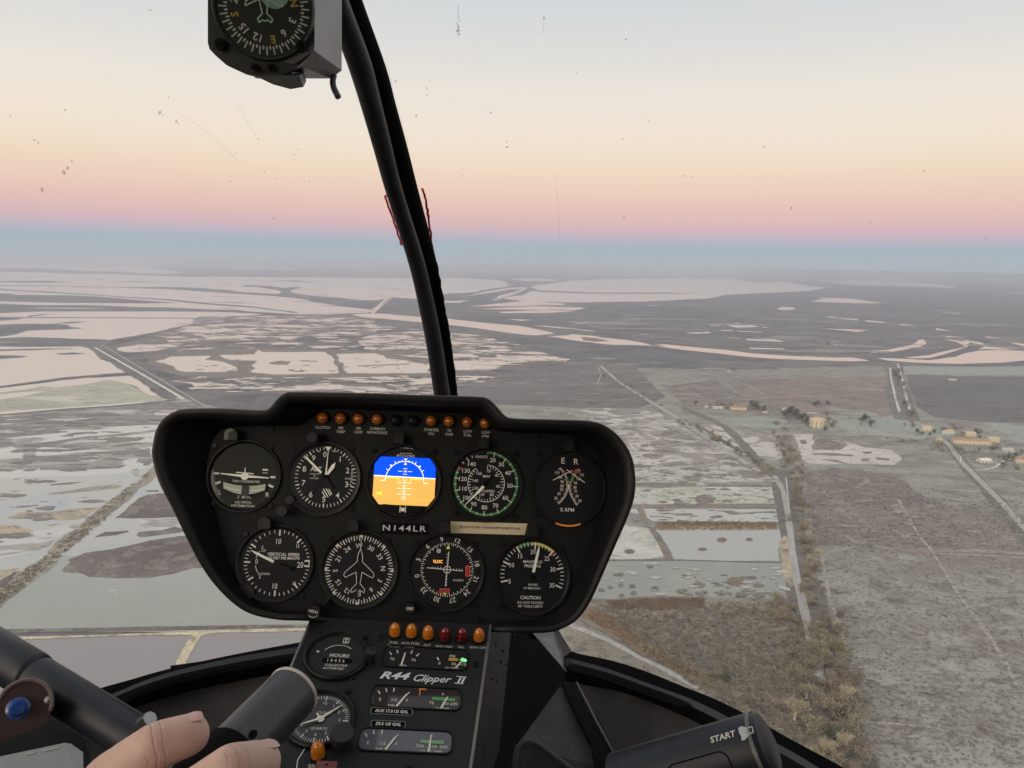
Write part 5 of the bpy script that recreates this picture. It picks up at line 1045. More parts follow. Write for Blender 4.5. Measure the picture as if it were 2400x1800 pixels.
CR2 = [(1325,1598,1.30),(1355,1603,1.28),(1458,1623,1.22),(1557,1659,1.15),(1649,1702,1.07),(1760,1770,.98),(1850,1840,.9),(2200,2100,.7)]
BRw = [(1300,2100,1.0),(1400,2120,1.0),(1500,2150,.95),(1600,2200,.9),(1750,2250,.85),(1900,2300,.8),(2100,2400,.7)]
slab('window_sill', OR, HRm, kSILL, heli, .01); slab('sill_rail', HRm, HR, kRAIL, heli, .008); slab('sill_skirt', HR, CR2, kMATT, heli, .006); slab('carpet_panel', CR2, BRw, kCAR, heli, .006)
plate('post_foot', [(1238,1470,1.30),(1292,1470,1.31),(1327,1548,1.30),(1328,1574,1.27)], kSTEEL and grained('foot_metal', (.16, .16, .18), (.24, .24, .26), 60, .4, .1), heli)
plate('post_flange', [(1286,1462,1.33),(1300,1462,1.34),(1342,1530,1.325),(1350,1560,1.29),(1324,1560,1.29),(1322,1540,1.30)], kBLK, heli)
plate('nose_floor', [(400,1560,1.45),(1260,1440,1.55),(1335,1540,1.50),(1345,1620,1.42),(1500,1700,1.35),(1900,2300,1.2),(300,2300,1.2)], kMATT, heli)
plate('footwell_carpet', [(1313,1608,1.22),(1345,1640,1.20),(1440,1810,1.05),(1440,2000,1.0),(1180,2000,.95),(1215,1742,1.05)], kCAR, heli)
plate('footwell_divider', [(1318,1600,1.22),(1348,1600,1.22),(1400,1680,1.12),(1462,1800,.99),(1500,1900,.95),(1420,1900,.95),(1385,1740,1.07)], kMATT, heli, .01)
V, Fc = tube([P(1352,1600,1.22), P(1398,1690,1.11), P(1455,1795,.99)], [.002, .002, .002], 8); link('carpet_binding', V, Fc, grained('binding', (.05, .05, .05), (.07, .07, .07), 300, .6), heli, True)
# map pocket by the console
plate('map_pocket', [(1200,1840,.86),(1213,1750,.88),(1232,1738,.89),(1262,1746,.89),(1330,1798,.87),(1400,1860,.85)], kCAR, heli)
V, Fc = tube([P(1200,1850,.855), P(1212,1758,.875), P(1222,1742,.882), P(1240,1738,.883), P(1264,1746,.882), P(1335,1800,.862), P(1400,1858,.842)], .0028, 10)
link('pocket_binding', V, Fc, grained('binding_grey', (.045, .055, .055), (.06, .07, .07), 300, .6), heli, True)
# roof, rear bulkhead, floor and doors round the camera
def wall_(name, c, sx, sy, sz, m=None):
    c = EYE + Vector(c); V = [c + Vector((x * sx / 2, y * sy / 2, z * sz / 2)) for z in (-1, 1) for x, y in ((-1, -1), (1, -1), (1, 1), (-1, 1))]
    return link(name, V, [(0, 3, 2, 1), (4, 5, 6, 7), (0, 1, 5, 4), (1, 2, 6, 5), (2, 3, 7, 6), (3, 0, 4, 7)], m or kHOOD, heli)
wall_('roof', (.0925, -.55, .36), 1.315, 1.9, .03); wall_('rear_bulkhead', (.0925, -1.1, -.2), 1.315, .03, 1.15, kHOOD); wall_('cabin_floor', (0, -.1, -1.0), 1.6, 2.0, .03, kCAR)  # unseen roof and bulkhead stop short at left so the turn dial reflects sky
for s_ in (-1, 1):
    wall_('door', (s_ * .76, -.15, -.62), .03, 1.9, .72, kHOOD); wall_('door_pillar', (s_ * .76, -.85, .05), .03, .45, .62)
# the two clear windscreen halves, with insect marks and scratches
pc = spline([(x2 - 6, y2, l[2] + .045) for (x2, y2), l in zip(RI, LE)], 3)
def px_at(y):
    for a, b in zip(pc, pc[1:]):
        if a.y <= y <= b.y: t = (y - a.y) / max(1e-6, b.y - a.y); return a.x + (b.x - a.x) * t, a.z + (b.z - a.z) * t
    return (pc[0].x, pc[0].z) if y < pc[0].y else (pc[-1].x, pc[-1].z)
def gd_(x, y):
    cx, cd_ = px_at(y); s_ = min(1.0, abs(x - cx) / 1800); return cd_ * (1 - .30 * s_ * s_) - max(0, (y - 1300) / 500) * 0.05 * (1 - s_)
kGL = bpy.data.materials.new('clear_acrylic'); kGL.use_nodes = True; t = kGL.node_tree; t.nodes.remove(t.nodes['Principled BSDF'])
tb_ = t.nodes.new('ShaderNodeBsdfTransparent'); tb_.inputs[0].default_value = (.97, .975, .97, 1); t.links.new(tb_.outputs[0], t.nodes['Material Output'].inputs[0])
for s_ in (-1, 1):
    V, Fc = [], []; NI, NJ = 22, 14
    ys = [-150 + k * (1640 if True else 0) / NI for k in range(NI + 1)]
    for i, y in enumerate(ys):
        cx, cd_ = px_at(y)
        for j in range(NJ + 1):
            x = cx + s_ * 2300 * j / NJ; yy = y + (max(0, (y - 1100)) / 390) * ((x - cx) * s_) * (.36 if s_ < 0 else .62) * .9
            V.append(P(x, yy, gd_(x, y)))
            if i and j: a = i * (NJ + 1) + j; Fc.append((a, a - 1, a - NJ - 2, a - NJ - 1))
    link('windscreen_pane', V, Fc, kGL, heli, True)
rs_ = random.Random(11)
V, Fc = [], []; V2, F2 = [], []
def mark(x, y, r, asp=1.0, ang=0.0, vs=V, fs=Fc):
    n_ = 7; b = len(vs); dg = gd_(x, y) - .004
    pts = []
    for k in range(n_):
        a_ = 2 * math.pi * k / n_; q_ = r * rs_.uniform(.6, 1.25); u, v = q_ * math.cos(a_) * asp, q_ * math.sin(a_)
        pts.append((x + u * math.cos(ang) - v * math.sin(ang), y + u * math.sin(ang) + v * math.cos(ang)))
    vs += [P(a_, b_, dg) for a_, b_ in pts] + [P(x, y, dg - .0012)]
    fs += [(b + k, b + (k + 1) % n_, b + n_) for k in range(n_)]
for x, y, r in ((1074,62,4),(1073,72,5),(1076,80,4),(1070,56,2.5),(1079,48,2),(1075,40,1.6),(1275,42,3),(352,24,3.5),(152,258,4.5),(24,271,2.5),(80,328,4),(90,335,3),(374,264,4.5),(382,271,2.5),(413,285,4),(418,290,3),(395,228,2.2),(168,376,4),(158,394,5),(150,404,5),(98,445,5),(607,325,2.6),(928,190,3.5),(1000,206,2.5),(1001,222,2.5),(976,271,3.5),(1150,264,3.5),(1140,262,2),(1188,345,4),(1188,332,2.5),(1351,169,2.5),(1467,92,3),(1606,412,2.5),(1855,488,3),(1622,414,2),(1407,605,2.2),(1940,805,4.5),(1519,282,2.5),(1790,345,2.5),(1085,412,2),(2165,401,2.5),(648,418,2.2),(620,402,2),(553,358,2),(690,362,2),(725,425,2.4),(1459,325,2.2),(1106,862,2),(1345,460,2),(640,512,2.2),(470,585,1.6),(430,870,1.6),(1125,690,2),(1462,510,2.6),(700,350,1.6),(540,425,2.2),(2040,520,1.8),(1230,520,2),(1270,300,1.8),(1590,180,1.8),(1700,90,1.8),(2230,150,1.8),(2310,560,2),(250,180,1.6),(60,120,1.6)): mark(x, y, r * .8, rs_.uniform(.7, 1.8), rs_.uniform(0, 3))
for k in range(60): mark(rs_.uniform(0, 2400), rs_.uniform(0, 900), rs_.uniform(.5, 1.1))
kBUG = bpy.data.materials.new('insect_residue'); kBUG.use_nodes = True; t = kBUG.node_tree; bs = t.nodes['Principled BSDF']; bs.inputs['Base Color'].default_value = (.10, .07, .07, 1); bs.inputs['Roughness'].default_value = .8; bs.inputs['Alpha'].default_value = .42
tag(link('insect_marks', V, Fc, kBUG, heli), kind='stuff')
V, Fc = [], []
def scratch(pts, w):
    q_ = spline([(x, y, 0) for x, y in pts], 4); b = len(V)
    for i, p in enumerate(q_):
        dg = gd_(p.x, p.y) - .004; d_ = (q_[min(i + 1, len(q_) - 1)] - q_[max(i - 1, 0)]).normalized()
        V.append(P(p.x - d_.y * w, p.y + d_.x * w, dg)); V.append(P(p.x + d_.y * w, p.y - d_.x * w, dg))
        if i: Fc.append((b + 2 * i - 2, b + 2 * i - 1, b + 2 * i + 1, b + 2 * i))
scratch([(425, 270), (480, 305), (530, 350), (560, 378)], 1.0); scratch([(556, 240), (580, 285), (606, 330)], .9); scratch([(1074, 10), (1074, 90)], 2.2); scratch([(1275, 36), (1273, 80)], 1.2); scratch([(1300, 400), (1308, 480), (1310, 560)], .7); scratch([(905, 140), (930, 240), (958, 340)], .7)
kSCR = mat('scratch', (.45, .42, .40), .8); kSCR.node_tree.nodes['Principled BSDF'].inputs['Alpha'].default_value = .16
tag(link('scratches', V, Fc, kSCR, heli), kind='stuff')

# ---------------------------------------------------------------- yaw strings of red yarn
def yarn(pts, label):
    q_ = spline([(x, y, gd_(x, y) + .006) for x, y in pts], 6); q_ = [P(*p) + Vector((rs_.uniform(-1, 1), 0, rs_.uniform(-1, 1))) * .0007 for p in q_]
    V, Fc = tube(q_, [rs_.uniform(.0012, .0019) for _ in q_], 8); tag(link('yaw_string', V, Fc, mat('red_yarn', (.60, .06, .05), .9)), label, 'yaw string', 'red yaw strings on the windscreen')
yarn([(990, 442), (997, 466), (1003, 500), (1009, 545), (1014, 590), (1018, 608)], 'red yarn hanging just right of the windscreen post')
yarn([(902, 458), (909, 478), (922, 515), (933, 548), (941, 575)], 'red yarn hanging at the left edge of the windscreen post')

# ---------------------------------------------------------------- magnetic compass
cf = P(615, 60, .50); cmp_ = empty('magnetic_compass', cf, 'grey box compass hanging above the windscreen, its round dial upside down', 'compass')
KF = Frame(cf, CR, (EYE - cf).normalized() * .5 + Vector((0.05, -1, 0)) * .5)
KQ = .50 / FPX
kCG = grained('compass_grey', (.035, .040, .035), (.050, .054, .048), 600, .45, .2); kCS = grained('compass_side', (.10, .095, .095), (.14, .13, .13), 120, .4, .1)
pl_ = [(487,-170),(487,100),(491,115),(505,130),(530,152),(573,172),(609,181),(650,180),(680,168),(708,148),(730,126),(737,116),(737,-170)]
def K(px, py, h=0.0): return Draw(KF, px, py, KQ, h)
uvs = [KF.uv(x, y) for x, y in pl_]; V = [KF.pt(u, v, h) for h in (0, -.010) for u, v in uvs]; n_ = len(uvs)
autosmooth(link('front_plate', V, [tuple(range(n_)), tuple(range(2 * n_ - 1, n_ - 1, -1))] + [(i, (i + 1) % n_, n_ + (i + 1) % n_, n_ + i) for i in range(n_)], kCG, cmp_), 30)
bx = [(500,-170,.508),(736,-170,.508),(736,118,.508),(690,150,.508),(520,118,.508)]; bb = [(575,-170,.60),(801,-170,.60),(801,165,.60),(776,184,.60),(600,184,.60)]
V = [P(*p) for p in bx + bb]; autosmooth(link('case', V, [(0, 1, 2, 3, 4), (9, 8, 7, 6, 5)] + [(i, (i + 1) % 5, 5 + (i + 1) % 5, 5 + i) for i in range(5)], kCS, cmp_), 25)
V = [P(*p) for p in [(598,178,.503),(702,176,.503),(711,204,.503),(681,209,.503),(640,198,.503)] + [(620,176,.56),(712,170,.56),(718,190,.56),(690,196,.56),(650,190,.56)]]
link('lamp_housing', V, [(0, 1, 2, 3, 4), (9, 8, 7, 6, 5)] + [(i, (i + 1) % 5, 5 + (i + 1) % 5, 5 + i) for i in range(5)], kCG, cmp_)
c = (619, 18)
d = K(*c, .0002); d.disc(0, 0, 109, 60).build('dial_face', mat('compass_dial', (.020, .028, .021), .4, coat=.7), cmp_)
d = K(*c, 0); d.lathe([(116, 0), (116, .0015), (113, .003), (109, .001), (109, .0004)], 60); autosmooth(d.build('dial_rim', kCG, cmp_))
d = K(*c, .0006)
for k in range(72): d.tick(k * 5 + 1, 82 if k % 2 else 84, 102 if k % 2 == 0 else 90, 3.2 if k % 2 == 0 else 3.6)
for s_, a_ in (('3', 113), ('6', 143), ('12', 197), ('15', 227), ('21', 287), ('30', 17), ('33', 47), ('24', 317)): d.rad(s_, a_, 66, 24, rot=a_ + 4, bold=.02)
d.build('dial_ticks', mat('compass_print', (.55, .58, .52), .6), cmp_)
d = K(*c, .0006)
for s_, a_ in (('E', 168), ('S', 257), ('W', -12), ('N', 80)): d.rad(s_, a_, 68, 24, rot=a_ + 4, bold=.02)
d.build('cardinal_letters', mat('compass_yellow', (.50, .36, .06), .6), cmp_)
d = K(*c, .0005); d.disc(25, 32, 34, 24).build('green_lens', mat('compass_green', (.22, .42, .30), .4), cmp_)
pl = [(0, 60), (10, 45), (10, 30), (40, 6), (42, -3), (10, 12), (5, -18), (17, -30), (14, -38), (6, -32), (0, -35)]
d = K(*c, .0010); d.path([(x, y + 6) for x, y in pl], 3.2).path([(-x, y + 6) for x, y in pl], 3.2).build('aeroplane_outline', mat('outline_green', (.42, .58, .45), .5), cmp_)
for x, y in ((517, 105), (706, 108), (597, 158), (636, 158)):
    d = K(x, y, 0); r_ = 14 if y < 120 else 9; d.lathe([(r_, 0), (r_, .002), (r_ * .8, .0035), (.3, .0035)], 20); so2 = d.build('screw', kSCREW, cmp_); autosmooth(so2)
    K(x, y, .0037).rect(0, 0, r_ * 1.3, 3, 45).rect(0, 0, r_ * 1.3, 3, -45).build('cross_slot', kMATT, so2)
V, Fc = tube([P(*p) for p in spline([(783, 175, .595), (780, 190, .595), (782, 205, .595), (788, 218, .593), (793, 228, .592)], 4)], .0024, 10); link('loose_wire', V, Fc, mat('wire_grey', (.09, .09, .12), .5), cmp_, True)

# ---------------------------------------------------------------- flying controls
kTUBE = grained('control_paint', (.012, .015, .023), (.018, .022, .032), 90, .42, .05, spec=.38)
cyc = empty('cyclic_bar', P(60, 1570, .56), 'thick black control bar slanting across the lower left corner', 'control bar')
ax = [(-260, 1380, .60), (-25, 1522, .565), (78, 1584, .55), (195, 1656, .535), (312, 1729, .52), (420, 1796, .51), (520, 1850, .50)]
V, Fc = tube([P(*p) for p in ax], .0148, 28); link('bar_tube', V, Fc, kTUBE, cyc, True)
V, Fc = tube([P(*p) for p in ((-200, 1416, .592), (72, 1580, .551), (84, 1588, .5495))], [.0160, .0160, .0150], 28); link('bar_sleeve', V, Fc, kTUBE, cyc, True)
V, Fc = tube([P(333, 1700, .505), P(352, 1683, .50)], [.005, .0045], 8); link('clamp_bolt', V, Fc, kSTEEL, cyc)
hb = P(57, 1655, .50); BFm = Frame(hb, CR, (EYE - hb).normalized()); BQ = .5 / FPX
out = [(56 * math.sin(R(a_)), 58 * math.cos(R(a_))) for a_ in range(-80, 101, 12)] + [(58, -12), (52, -36), (20, -54), (-30, -72), (-90, -92), (-90, -20)]
d = Draw(BFm, 57, 1655, BQ, 0); d.prism(out, -.03, 0); kBR = grained('housing_brown', (.045, .028, .028), (.060, .040, .038), 200, .45, .1)
autosmooth(d.build('button_housing', kBR, cyc), 30)
d = Draw(BFm, 57, 1655, BQ, 0); V, Fc = tube([BFm.pt(d.u + x * BQ, d.v + y * BQ, 0.0) for x, y in out[:16]], .0014, 8); link('housing_rim', V, Fc, grained('rim_worn', (.13, .10, .10), (.18, .15, .15), 200, .4), cyc, True)
d = Draw(BFm, 42, 1660, BQ, 0); d.lathe([(25, 0), (25, .001), (19, .002), (18, .007), (14, .009), (.3, .0095)], 30); autosmooth(d.build('push_button', mat('button_blue', (.010, .050, .22), .35, coat=.3), cyc), 50)
d = Draw(BFm, 112, 1640, BQ, -.004); d.lathe([(9, 0), (9, .004), (.3, .005)], 6); d.build('clamp_bolt', kSTEEL, cyc)

grip = empty('cyclic_grip', P(650, 1640, .48), 'short black tube grip with bright rim, held by the hand', 'control grip')
g0, g1 = P(686, 1622, .52), P(425, 1895, .425); gd = (g1 - g0).normalized(); Lg = (g1 - g0).length; gr = .0180
V, Fc = tube([g0 + gd * k * Lg / 8 for k in range(9)], gr, 32, cap=False); link('grip_tube', V, Fc, grained('grip_anodised', (.030, .032, .037), (.042, .045, .050), 120, .34, .04, spec=.5), grip, True)
V, Fc = tube([g0 - gd * .0004, g0 - gd * .0014, g0 - gd * .0012, g0 + gd * .0004, g0 + gd * .0012], [gr * .96, gr * 1.0, gr * 1.035, gr * 1.035, gr * 1.0], 32, cap=False); link('grip_rim', V, Fc, grained('rim_steel', (.42, .38, .34), (.55, .50, .45), 60, .25, .02, spec=.8), grip, True)
V, Fc = tube([g0 - gd * .0004, g0 + gd * .0002], [gr * .97, gr * .97], 32); link('grip_cap', V, Fc, kMATT, grip, True)
V, Fc = tube([g0 + gd * Lg * .58, g0 + gd * Lg * .60, g0 + gd * Lg * 1.0], [gr * 1.02, gr * 1.10, gr * 1.12], 32); link('foam_sleeve', V, Fc, kMATT, grip, True)
hp = P(600, 1670, .43); nn = (EYE - hp).normalized(); nn = (nn - gd * nn.dot(gd)).normalized(); ce = g0 + gd * ((P(606, 1668, .455) - g0).dot(gd)); 
hole = Frame(ce + nn * (gr + .0003), gd, nn); d = Draw(hole, 0, 0, .001, 0, (0, 0)); d.poly([(3.4 * math.cos(2 * math.pi * k / 16), 2.4 * math.sin(2 * math.pi * k / 16)) for k in range(16)]).build('screw_hole', kMATT, grip)

col = empty('collective_lever', P(1640, 1790, .5), 'dark lever end marked start with a small key symbol at lower right', 'lever')
c0, c1 = P(1455, 1842, .52), P(1775, 1754, .485); cdv = (c1 - c0).normalized(); cr_ = .0212
V, Fc = tube([c0 + cdv * k * (c1 - c0).length / 6 for k in range(7)] + [c1 + cdv * .004, c1 + cdv * .0075, c1 + cdv * .009], [cr_] * 7 + [cr_ * .98, cr_ * .9, cr_ * .7], 36); lt = link('lever_tube', V, Fc, kTUBE, col); autosmooth(lt, 40)
V, Fc = tube([P(1180, 1900, .60), c0 + cdv * .02], .012, 20); link('lever_shaft', V, Fc, kTUBE, col, True)
V, Fc = tube([c1 + cdv * .002, c1 + cdv * .0045], [cr_ * 1.01, cr_ * 1.0], 36, cap=False); link('lever_rim', V, Fc, grained('lever_rim_worn', (.12, .12, .13), (.17, .17, .18), 60, .35), col, True)
vn = (EYE - P(1640, 1790, .5)).normalized(); vn = (vn - cdv * vn.dot(cdv)).normalized(); vs_ = cdv.cross(vn)
if vs_.dot(CU) < 0: vs_ = -vs_
def wrap(px, py, draw):
    """lettering laid round the lever tube"""
    fr = Frame(c0 + vn * cr_, cdv, vn); u0, v0 = fr.uv(px, py); u0 = u0; th0 = math.asin(max(-.98, min(.98, v0 / cr_ * .93)))
    out = []
    for p in draw.V:
        dx, dy = p.x, p.y; th = th0 + dy / cr_; out.append(c0 + cdv * (u0 + dx) + (vn * math.cos(th) + vs_ * math.sin(th)) * (cr_ + .0003))
    return out
class Flat:
    n = Vector((0, 0, 1))
    def pt(s, u, v, h=0.0): return Vector((u, v, h))
sq = .5 / FPX
d = Draw(Flat(), 0, 0, sq, 0, (0, 0)); d.text('START', 0, 0, 20, bold=.02, fit=60); link('start_letters', wrap(1690, 1725, d), d.F, kWHITE, col)
d = Draw(Flat(), 0, 0, sq, 0, (0, 0)); d.poly([(-12, 14), (-4, 16), (8, 9), (9, -9), (-2, -16), (-10, -16), (-9, -6), (-12, 2)]).line((10, 7), (20, 8), 2.5).line((20, 8), (20, -6), 2.5).line((20, -6), (10, -6), 2.5); link('key_symbol', wrap(1741, 1714, d), d.F, mat('symbol_pale', (.50, .54, .56), .6), col)
d = Draw(Flat(), 0, 0, sq, 0, (0, 0)); r_ = rrect(150, 60, 22); d.path(r_ + [r_[0]], 3); link('grip_outline', wrap(1640, 1812, d), d.F, kMATT, col)

# side pocket with the paper card
pk = empty('side_pocket', P(60, 1790, .7), 'dark map pocket in the lower left corner below the control bar', 'pocket')
plate('pocket_panel', [(-300,1840,.66),(-40,1748,.68),(100,1702,.72),(190,1718,.74),(215,1790,.74),(230,2000,.70),(-300,2000,.6)], grained('pocket_black', (.014, .014, .015), (.022, .022, .023), 500, .8, .2), pk, .01)
card = plate('checklist_card', [(-260,1860,.63),(-260,1815,.635),(0,1773,.66),(152,1741,.675),(165,1743,.676),(194,1763,.675),(196,1840,.66),(180,2000,.62)], mat('card_paper', (.24, .27, .30), .6), None, .002)
tag(card, 'pale blue paper card lying in the lower left corner', 'card')
for (x0, y0, x1, y1) in ((60,1768,80,1764),(100,1760,140,1752),(115,1768,152,1760),(80,1784,150,1768),(20,1792,78,1778),(90,1796,150,1783),(0,1786,14,1783)):
    A = [(x0, y0, .6575 + x0 * .0001), (x1, y1, .6575 + x1 * .0001)]; V, Fc = tube([P(*p) for p in A], .0006, 5); link('text_line', V, Fc, kDIM, card)

# ---------------------------------------------------------------- the hand on the grip
kSK = bpy.data.materials.new('skin'); kSK.use_nodes = True; t = kSK.node_tree; bs = t.nodes['Principled BSDF']
g_ = t.nodes.new('ShaderNodeTexCoord').outputs['Object']; n1 = noise_(t, g_, 35, 5, .6); n2 = noise_(t, g_, 420, 6, .65); n3 = noise_(t, g_, 9, 3, .5)
c1_ = mixc(t, smooth_(t, n1, .3, .7), (.60, .40, .32), (.70, .49, .41)); c1_ = mixc(t, math_(t, 'MULTIPLY', smooth_(t, n3, .45, .65), .5), c1_, (.70, .40, .36))
t.links.new(c1_, bs.inputs['Base Color']); bs.inputs['Roughness'].default_value = .5; bs.inputs['Subsurface Weight'].default_value = .25; bs.inputs['Subsurface Radius'].default_value = (.012, .005, .003); bs.inputs['Subsurface Scale'].default_value = .5
gp = t.nodes.new('ShaderNodeNewGeometry').outputs['Position']; hgt = math_(t, 'MULTIPLY', n2, .5)
for (jx, jy, jd), (kx_, ky_, kd_) in (((366,1748,.372), (443,1722,.380)), ((255,1826,.372), (366,1748,.372)), ((543,1802,.352), (610,1787,.362)), ((405,1898,.355), (543,1802,.352))):
    jp = P(jx, jy, jd); dd = (P(kx_, ky_, kd_) - jp).normalized()
    dv = t.nodes.new('ShaderNodeVectorMath'); dv.operation = 'SUBTRACT'; t.links.new(gp, dv.inputs[0]); dv.inputs[1].default_value = jp
    dl = t.nodes.new('ShaderNodeVectorMath'); dl.operation = 'LENGTH'; t.links.new(dv.outputs[0], dl.inputs[0])
    dp = t.nodes.new('ShaderNodeVectorMath'); dp.operation = 'DOT_PRODUCT'; t.links.new(dv.outputs[0], dp.inputs[0]); dp.inputs[1].default_value = dd
    wv = math_(t, 'SINE', math_(t, 'ADD', math_(t, 'MULTIPLY', dp.outputs['Value'], 1500.0), math_(t, 'MULTIPLY', noise_(t, g_, 110, 4, .6), 7.0)))
    mk = smooth_(t, math_(t, 'SUBTRACT', .0145, math_(t, 'ADD', math_(t, 'MULTIPLY', math_(t, 'ABSOLUTE', dp.outputs['Value']), 1.2), math_(t, 'MULTIPLY', dl.outputs['Value'], .35))), 0.0, .010)
    cr3 = math_(t, 'MULTIPLY', math_(t, 'POWER', math_(t, 'MAXIMUM', wv, 0.0), 3.0), mk); hgt = math_(t, 'SUBTRACT', hgt, math_(t, 'MULTIPLY', cr3, .8)); c1_ = mixc(t, math_(t, 'MULTIPLY', cr3, .22), c1_, (.45, .25, .21)); c1_ = mixc(t, math_(t, 'MULTIPLY', mk, .22), c1_, (.62, .34, .30))
t.links.new(c1_, bs.inputs['Base Color'])
bn = t.nodes.new('ShaderNodeBump'); bn.inputs['Strength'].default_value = .6; bn.inputs['Distance'].default_value = .0009; t.links.new(hgt, bn.inputs['Height']); t.links.new(bn.outputs[0], bs.inputs['Normal'])
V, Fc = [], []
def cap_(a, b, ra, rb):
    """a tapered limb piece with round ends"""
    d_ = (b - a); L = d_.length; d_.normalize(); st = [(-1, .02), (-.8, .6), (-.45, .9), (0, 1)]; ps, rs2 = [], []
    for t_, f_ in st: ps.append(a + d_ * t_ * ra); rs2.append(ra * f_)
    for k in range(1, 4): ps.append(a.lerp(b, k / 4)); rs2.append(ra + (rb - ra) * k / 4)
    for t_, f_ in [(-x, f) for x, f in st[::-1]]: ps.append(b + d_ * t_ * rb); rs2.append(rb * f_)
    v, f = tube(ps, rs2, 16); o_ = len(V); V.extend(v); Fc.extend(tuple(o_ + i for i in q) for q in f)
def finger(pts, rads):
    p = [P(*q) for q in pts]
    for i in range(len(p) - 1): cap_(p[i], p[i + 1], rads[i], rads[i + 1])
finger([(150,1960,.385),(255,1826,.372),(366,1748,.372),(443,1722,.380)], [.0130, .0122, .0113, .0102])        # index
finger([(240,2050,.375),(405,1898,.355),(543,1802,.352),(610,1787,.362)], [.0130, .0120, .0112, .0100])       # middle
finger([(330,2130,.365),(500,1985,.348),(630,1905,.350),(690,1905,.362)], [.0125, .0115, .0106, .0095])       # ring
finger([(430,2210,.360),(590,2080,.345),(690,2020,.348),(740,2025,.358)], [.0110, .0100, .0092, .0084])       # little
finger([(40,2120,.42),(150,1990,.465),(330,1930,.49),(440,1890,.492)], [.0150, .0130, .0115, .0100])          # thumb, round the back
for a_, b_ in (((150,1960,.385),(0,2260,.42)),((240,2050,.375),(60,2330,.40)),((330,2130,.365),(150,2380,.39)),((430,2210,.360),(250,2420,.385)),((40,2120,.42),(60,2330,.41))): cap_(P(*a_), P(*b_), .0135, .0165)
cap_(P(110,2340,.405), P(-150,2800,.43), .029, .033)
per = link('person', V, Fc, kSK); tag(per, 'bare hand from the lower left closed round the short grip', 'person')
md = per.modifiers.new('join', 'REMESH'); md.mode = 'VOXEL'; md.voxel_size = .0013; md.use_smooth_shade = True
md = per.modifiers.new('soften', 'SMOOTH'); md.factor = .6; md.iterations = 14
def nail(tip, prev, r, side):
    a, b = P(*prev), P(*tip); d_ = (b - a).normalized(); n_ = (EYE - b).normalized(); n_ = (n_ - d_ * n_.dot(d_)).normalized(); n_ = (n_ + d_.cross(n_) * side).normalized(); s2 = d_.cross(n_)
    V2, F2 = [], []
    for i in range(7):
        for j in range(7):
            u = (i / 6 - .5) * 2; v = (j / 6 - .5) * 2; w = (1 - .12 * u * u); th = v * .46 * w
            V2.append(b + d_ * (r * (.36 + .34 * u)) + (n_ * math.cos(th) + s2 * math.sin(th)) * (r * (1.0 - .10 * max(0, u) ** 2) * .968))
            if i and j: q = i * 7 + j; F2.append((q, q - 1, q - 8, q - 7))
    o = link('fingernail', V2, F2, mat('nail', (.66, .42, .38), .4, coat=.1), per, True)
nail((443,1722,.380), (366,1748,.372), .0102, -1.6); nail((610,1787,.362), (543,1802,.352), .0100, -1.6)
V, Fc = tube([P(110,2420,.408), P(-60,2700,.425), P(-260,3000,.44)], [.036, .042, .048], 24); link('sleeve', V, Fc, grained('sleeve_cloth', (.02, .022, .03), (.03, .034, .045), 400, .9, .4), per, True)

# ================================================================== houses, trees and small things on the ground
def tri_mb(): return [], []
def limb(V, Fc, a, b, ra, rb, n=4):
    d = (b - a).normalized(); u = d.orthogonal().normalized(); w = d.cross(u); o = len(V)
    for p, r in ((a, ra), (b, rb)):
        for k in range(n): V.append(p + (u * math.cos(2 * math.pi * k / n) + w * math.sin(2 * math.pi * k / n)) * r)
    for k in range(n): Fc.append((o + k, o + (k + 1) % n, o + n + (k + 1) % n, o + n + k))
def make_tree(kind, seed):
    """trunk with limbs, and a crown of twigs or leaf clumps; unit height 1"""
    rn = random.Random(seed); tv, tf, cv, cf_ = [], [], [], []
    def rv(s): return Vector((rn.uniform(-1, 1), rn.uniform(-1, 1), rn.uniform(-1, 1))) * s
    if kind == 'bare':
        def grow(p, d, L, r, lv):
            q = p + d * L
            V_, F_ = (tv, tf) if lv < 2 else (cv, cf_); r *= 1.0
            limb(V_, F_, p, q, r, r * .62, 5 if lv < 2 else 3)
            if lv >= 5: return
            for _ in range(3 if lv else 5):
                nd = (d * rn.uniform(.7, 1.3) + rv(.62) + Vector((0, 0, .34))).normalized(); grow(p + d * L * rn.uniform(.55, 1), nd, L * rn.uniform(.72, .95), max(r * .62, .0045), lv + 1)
        grow(Vector((0, 0, 0)), Vector((rn.uniform(-.06, .06), 0, 1)).normalized(), .17, .034, 0)
        for _ in range(700):                                   # fine twig ends
            p = Vector(cv[rn.randrange(len(cv))]); limb(cv, cf_, p, p + (rv(.07) + Vector((0, 0, .05))), .0040, .002, 3)
    else:
        up = .12 if kind == 'bush' else .3
        limb(tv, tf, Vector((0, 0, -.02)), Vector((0, 0, up + .15)), .03, .018, 6)
        cl = []
        for _ in range(7 if kind == 'bush' else 9):
            c = Vector((rn.gauss(0, .22), rn.gauss(0, .22), up + rn.random() * (.65 - up * .3))); limb(tv, tf, Vector((0, 0, up)), c, .014, .005, 4); cl.append((c, rn.uniform(.16, .28)))
        for _ in range(1100):
            c, r = cl[rn.randrange(len(cl))]; d = rv(1).normalized() * r * rn.uniform(.45, 1.1); p = c + d
            if p.z < .03: p.z = .03 + rn.random() * .05
            s = rn.uniform(.016, .036) * (1 if kind != 'bush' else .9); a, b = rv(1).normalized() * s, rv(1).normalized() * s
            if kind == 'bush' : a = a * 1.6 + Vector((0, 0, s * 1.2)); b = b * .5
            o = len(cv); cv.extend([p - a, p + b, p + a, p - b]); cf_.append((o, o + 1, o + 2, o + 3))
    return tv, tf, cv, cf_
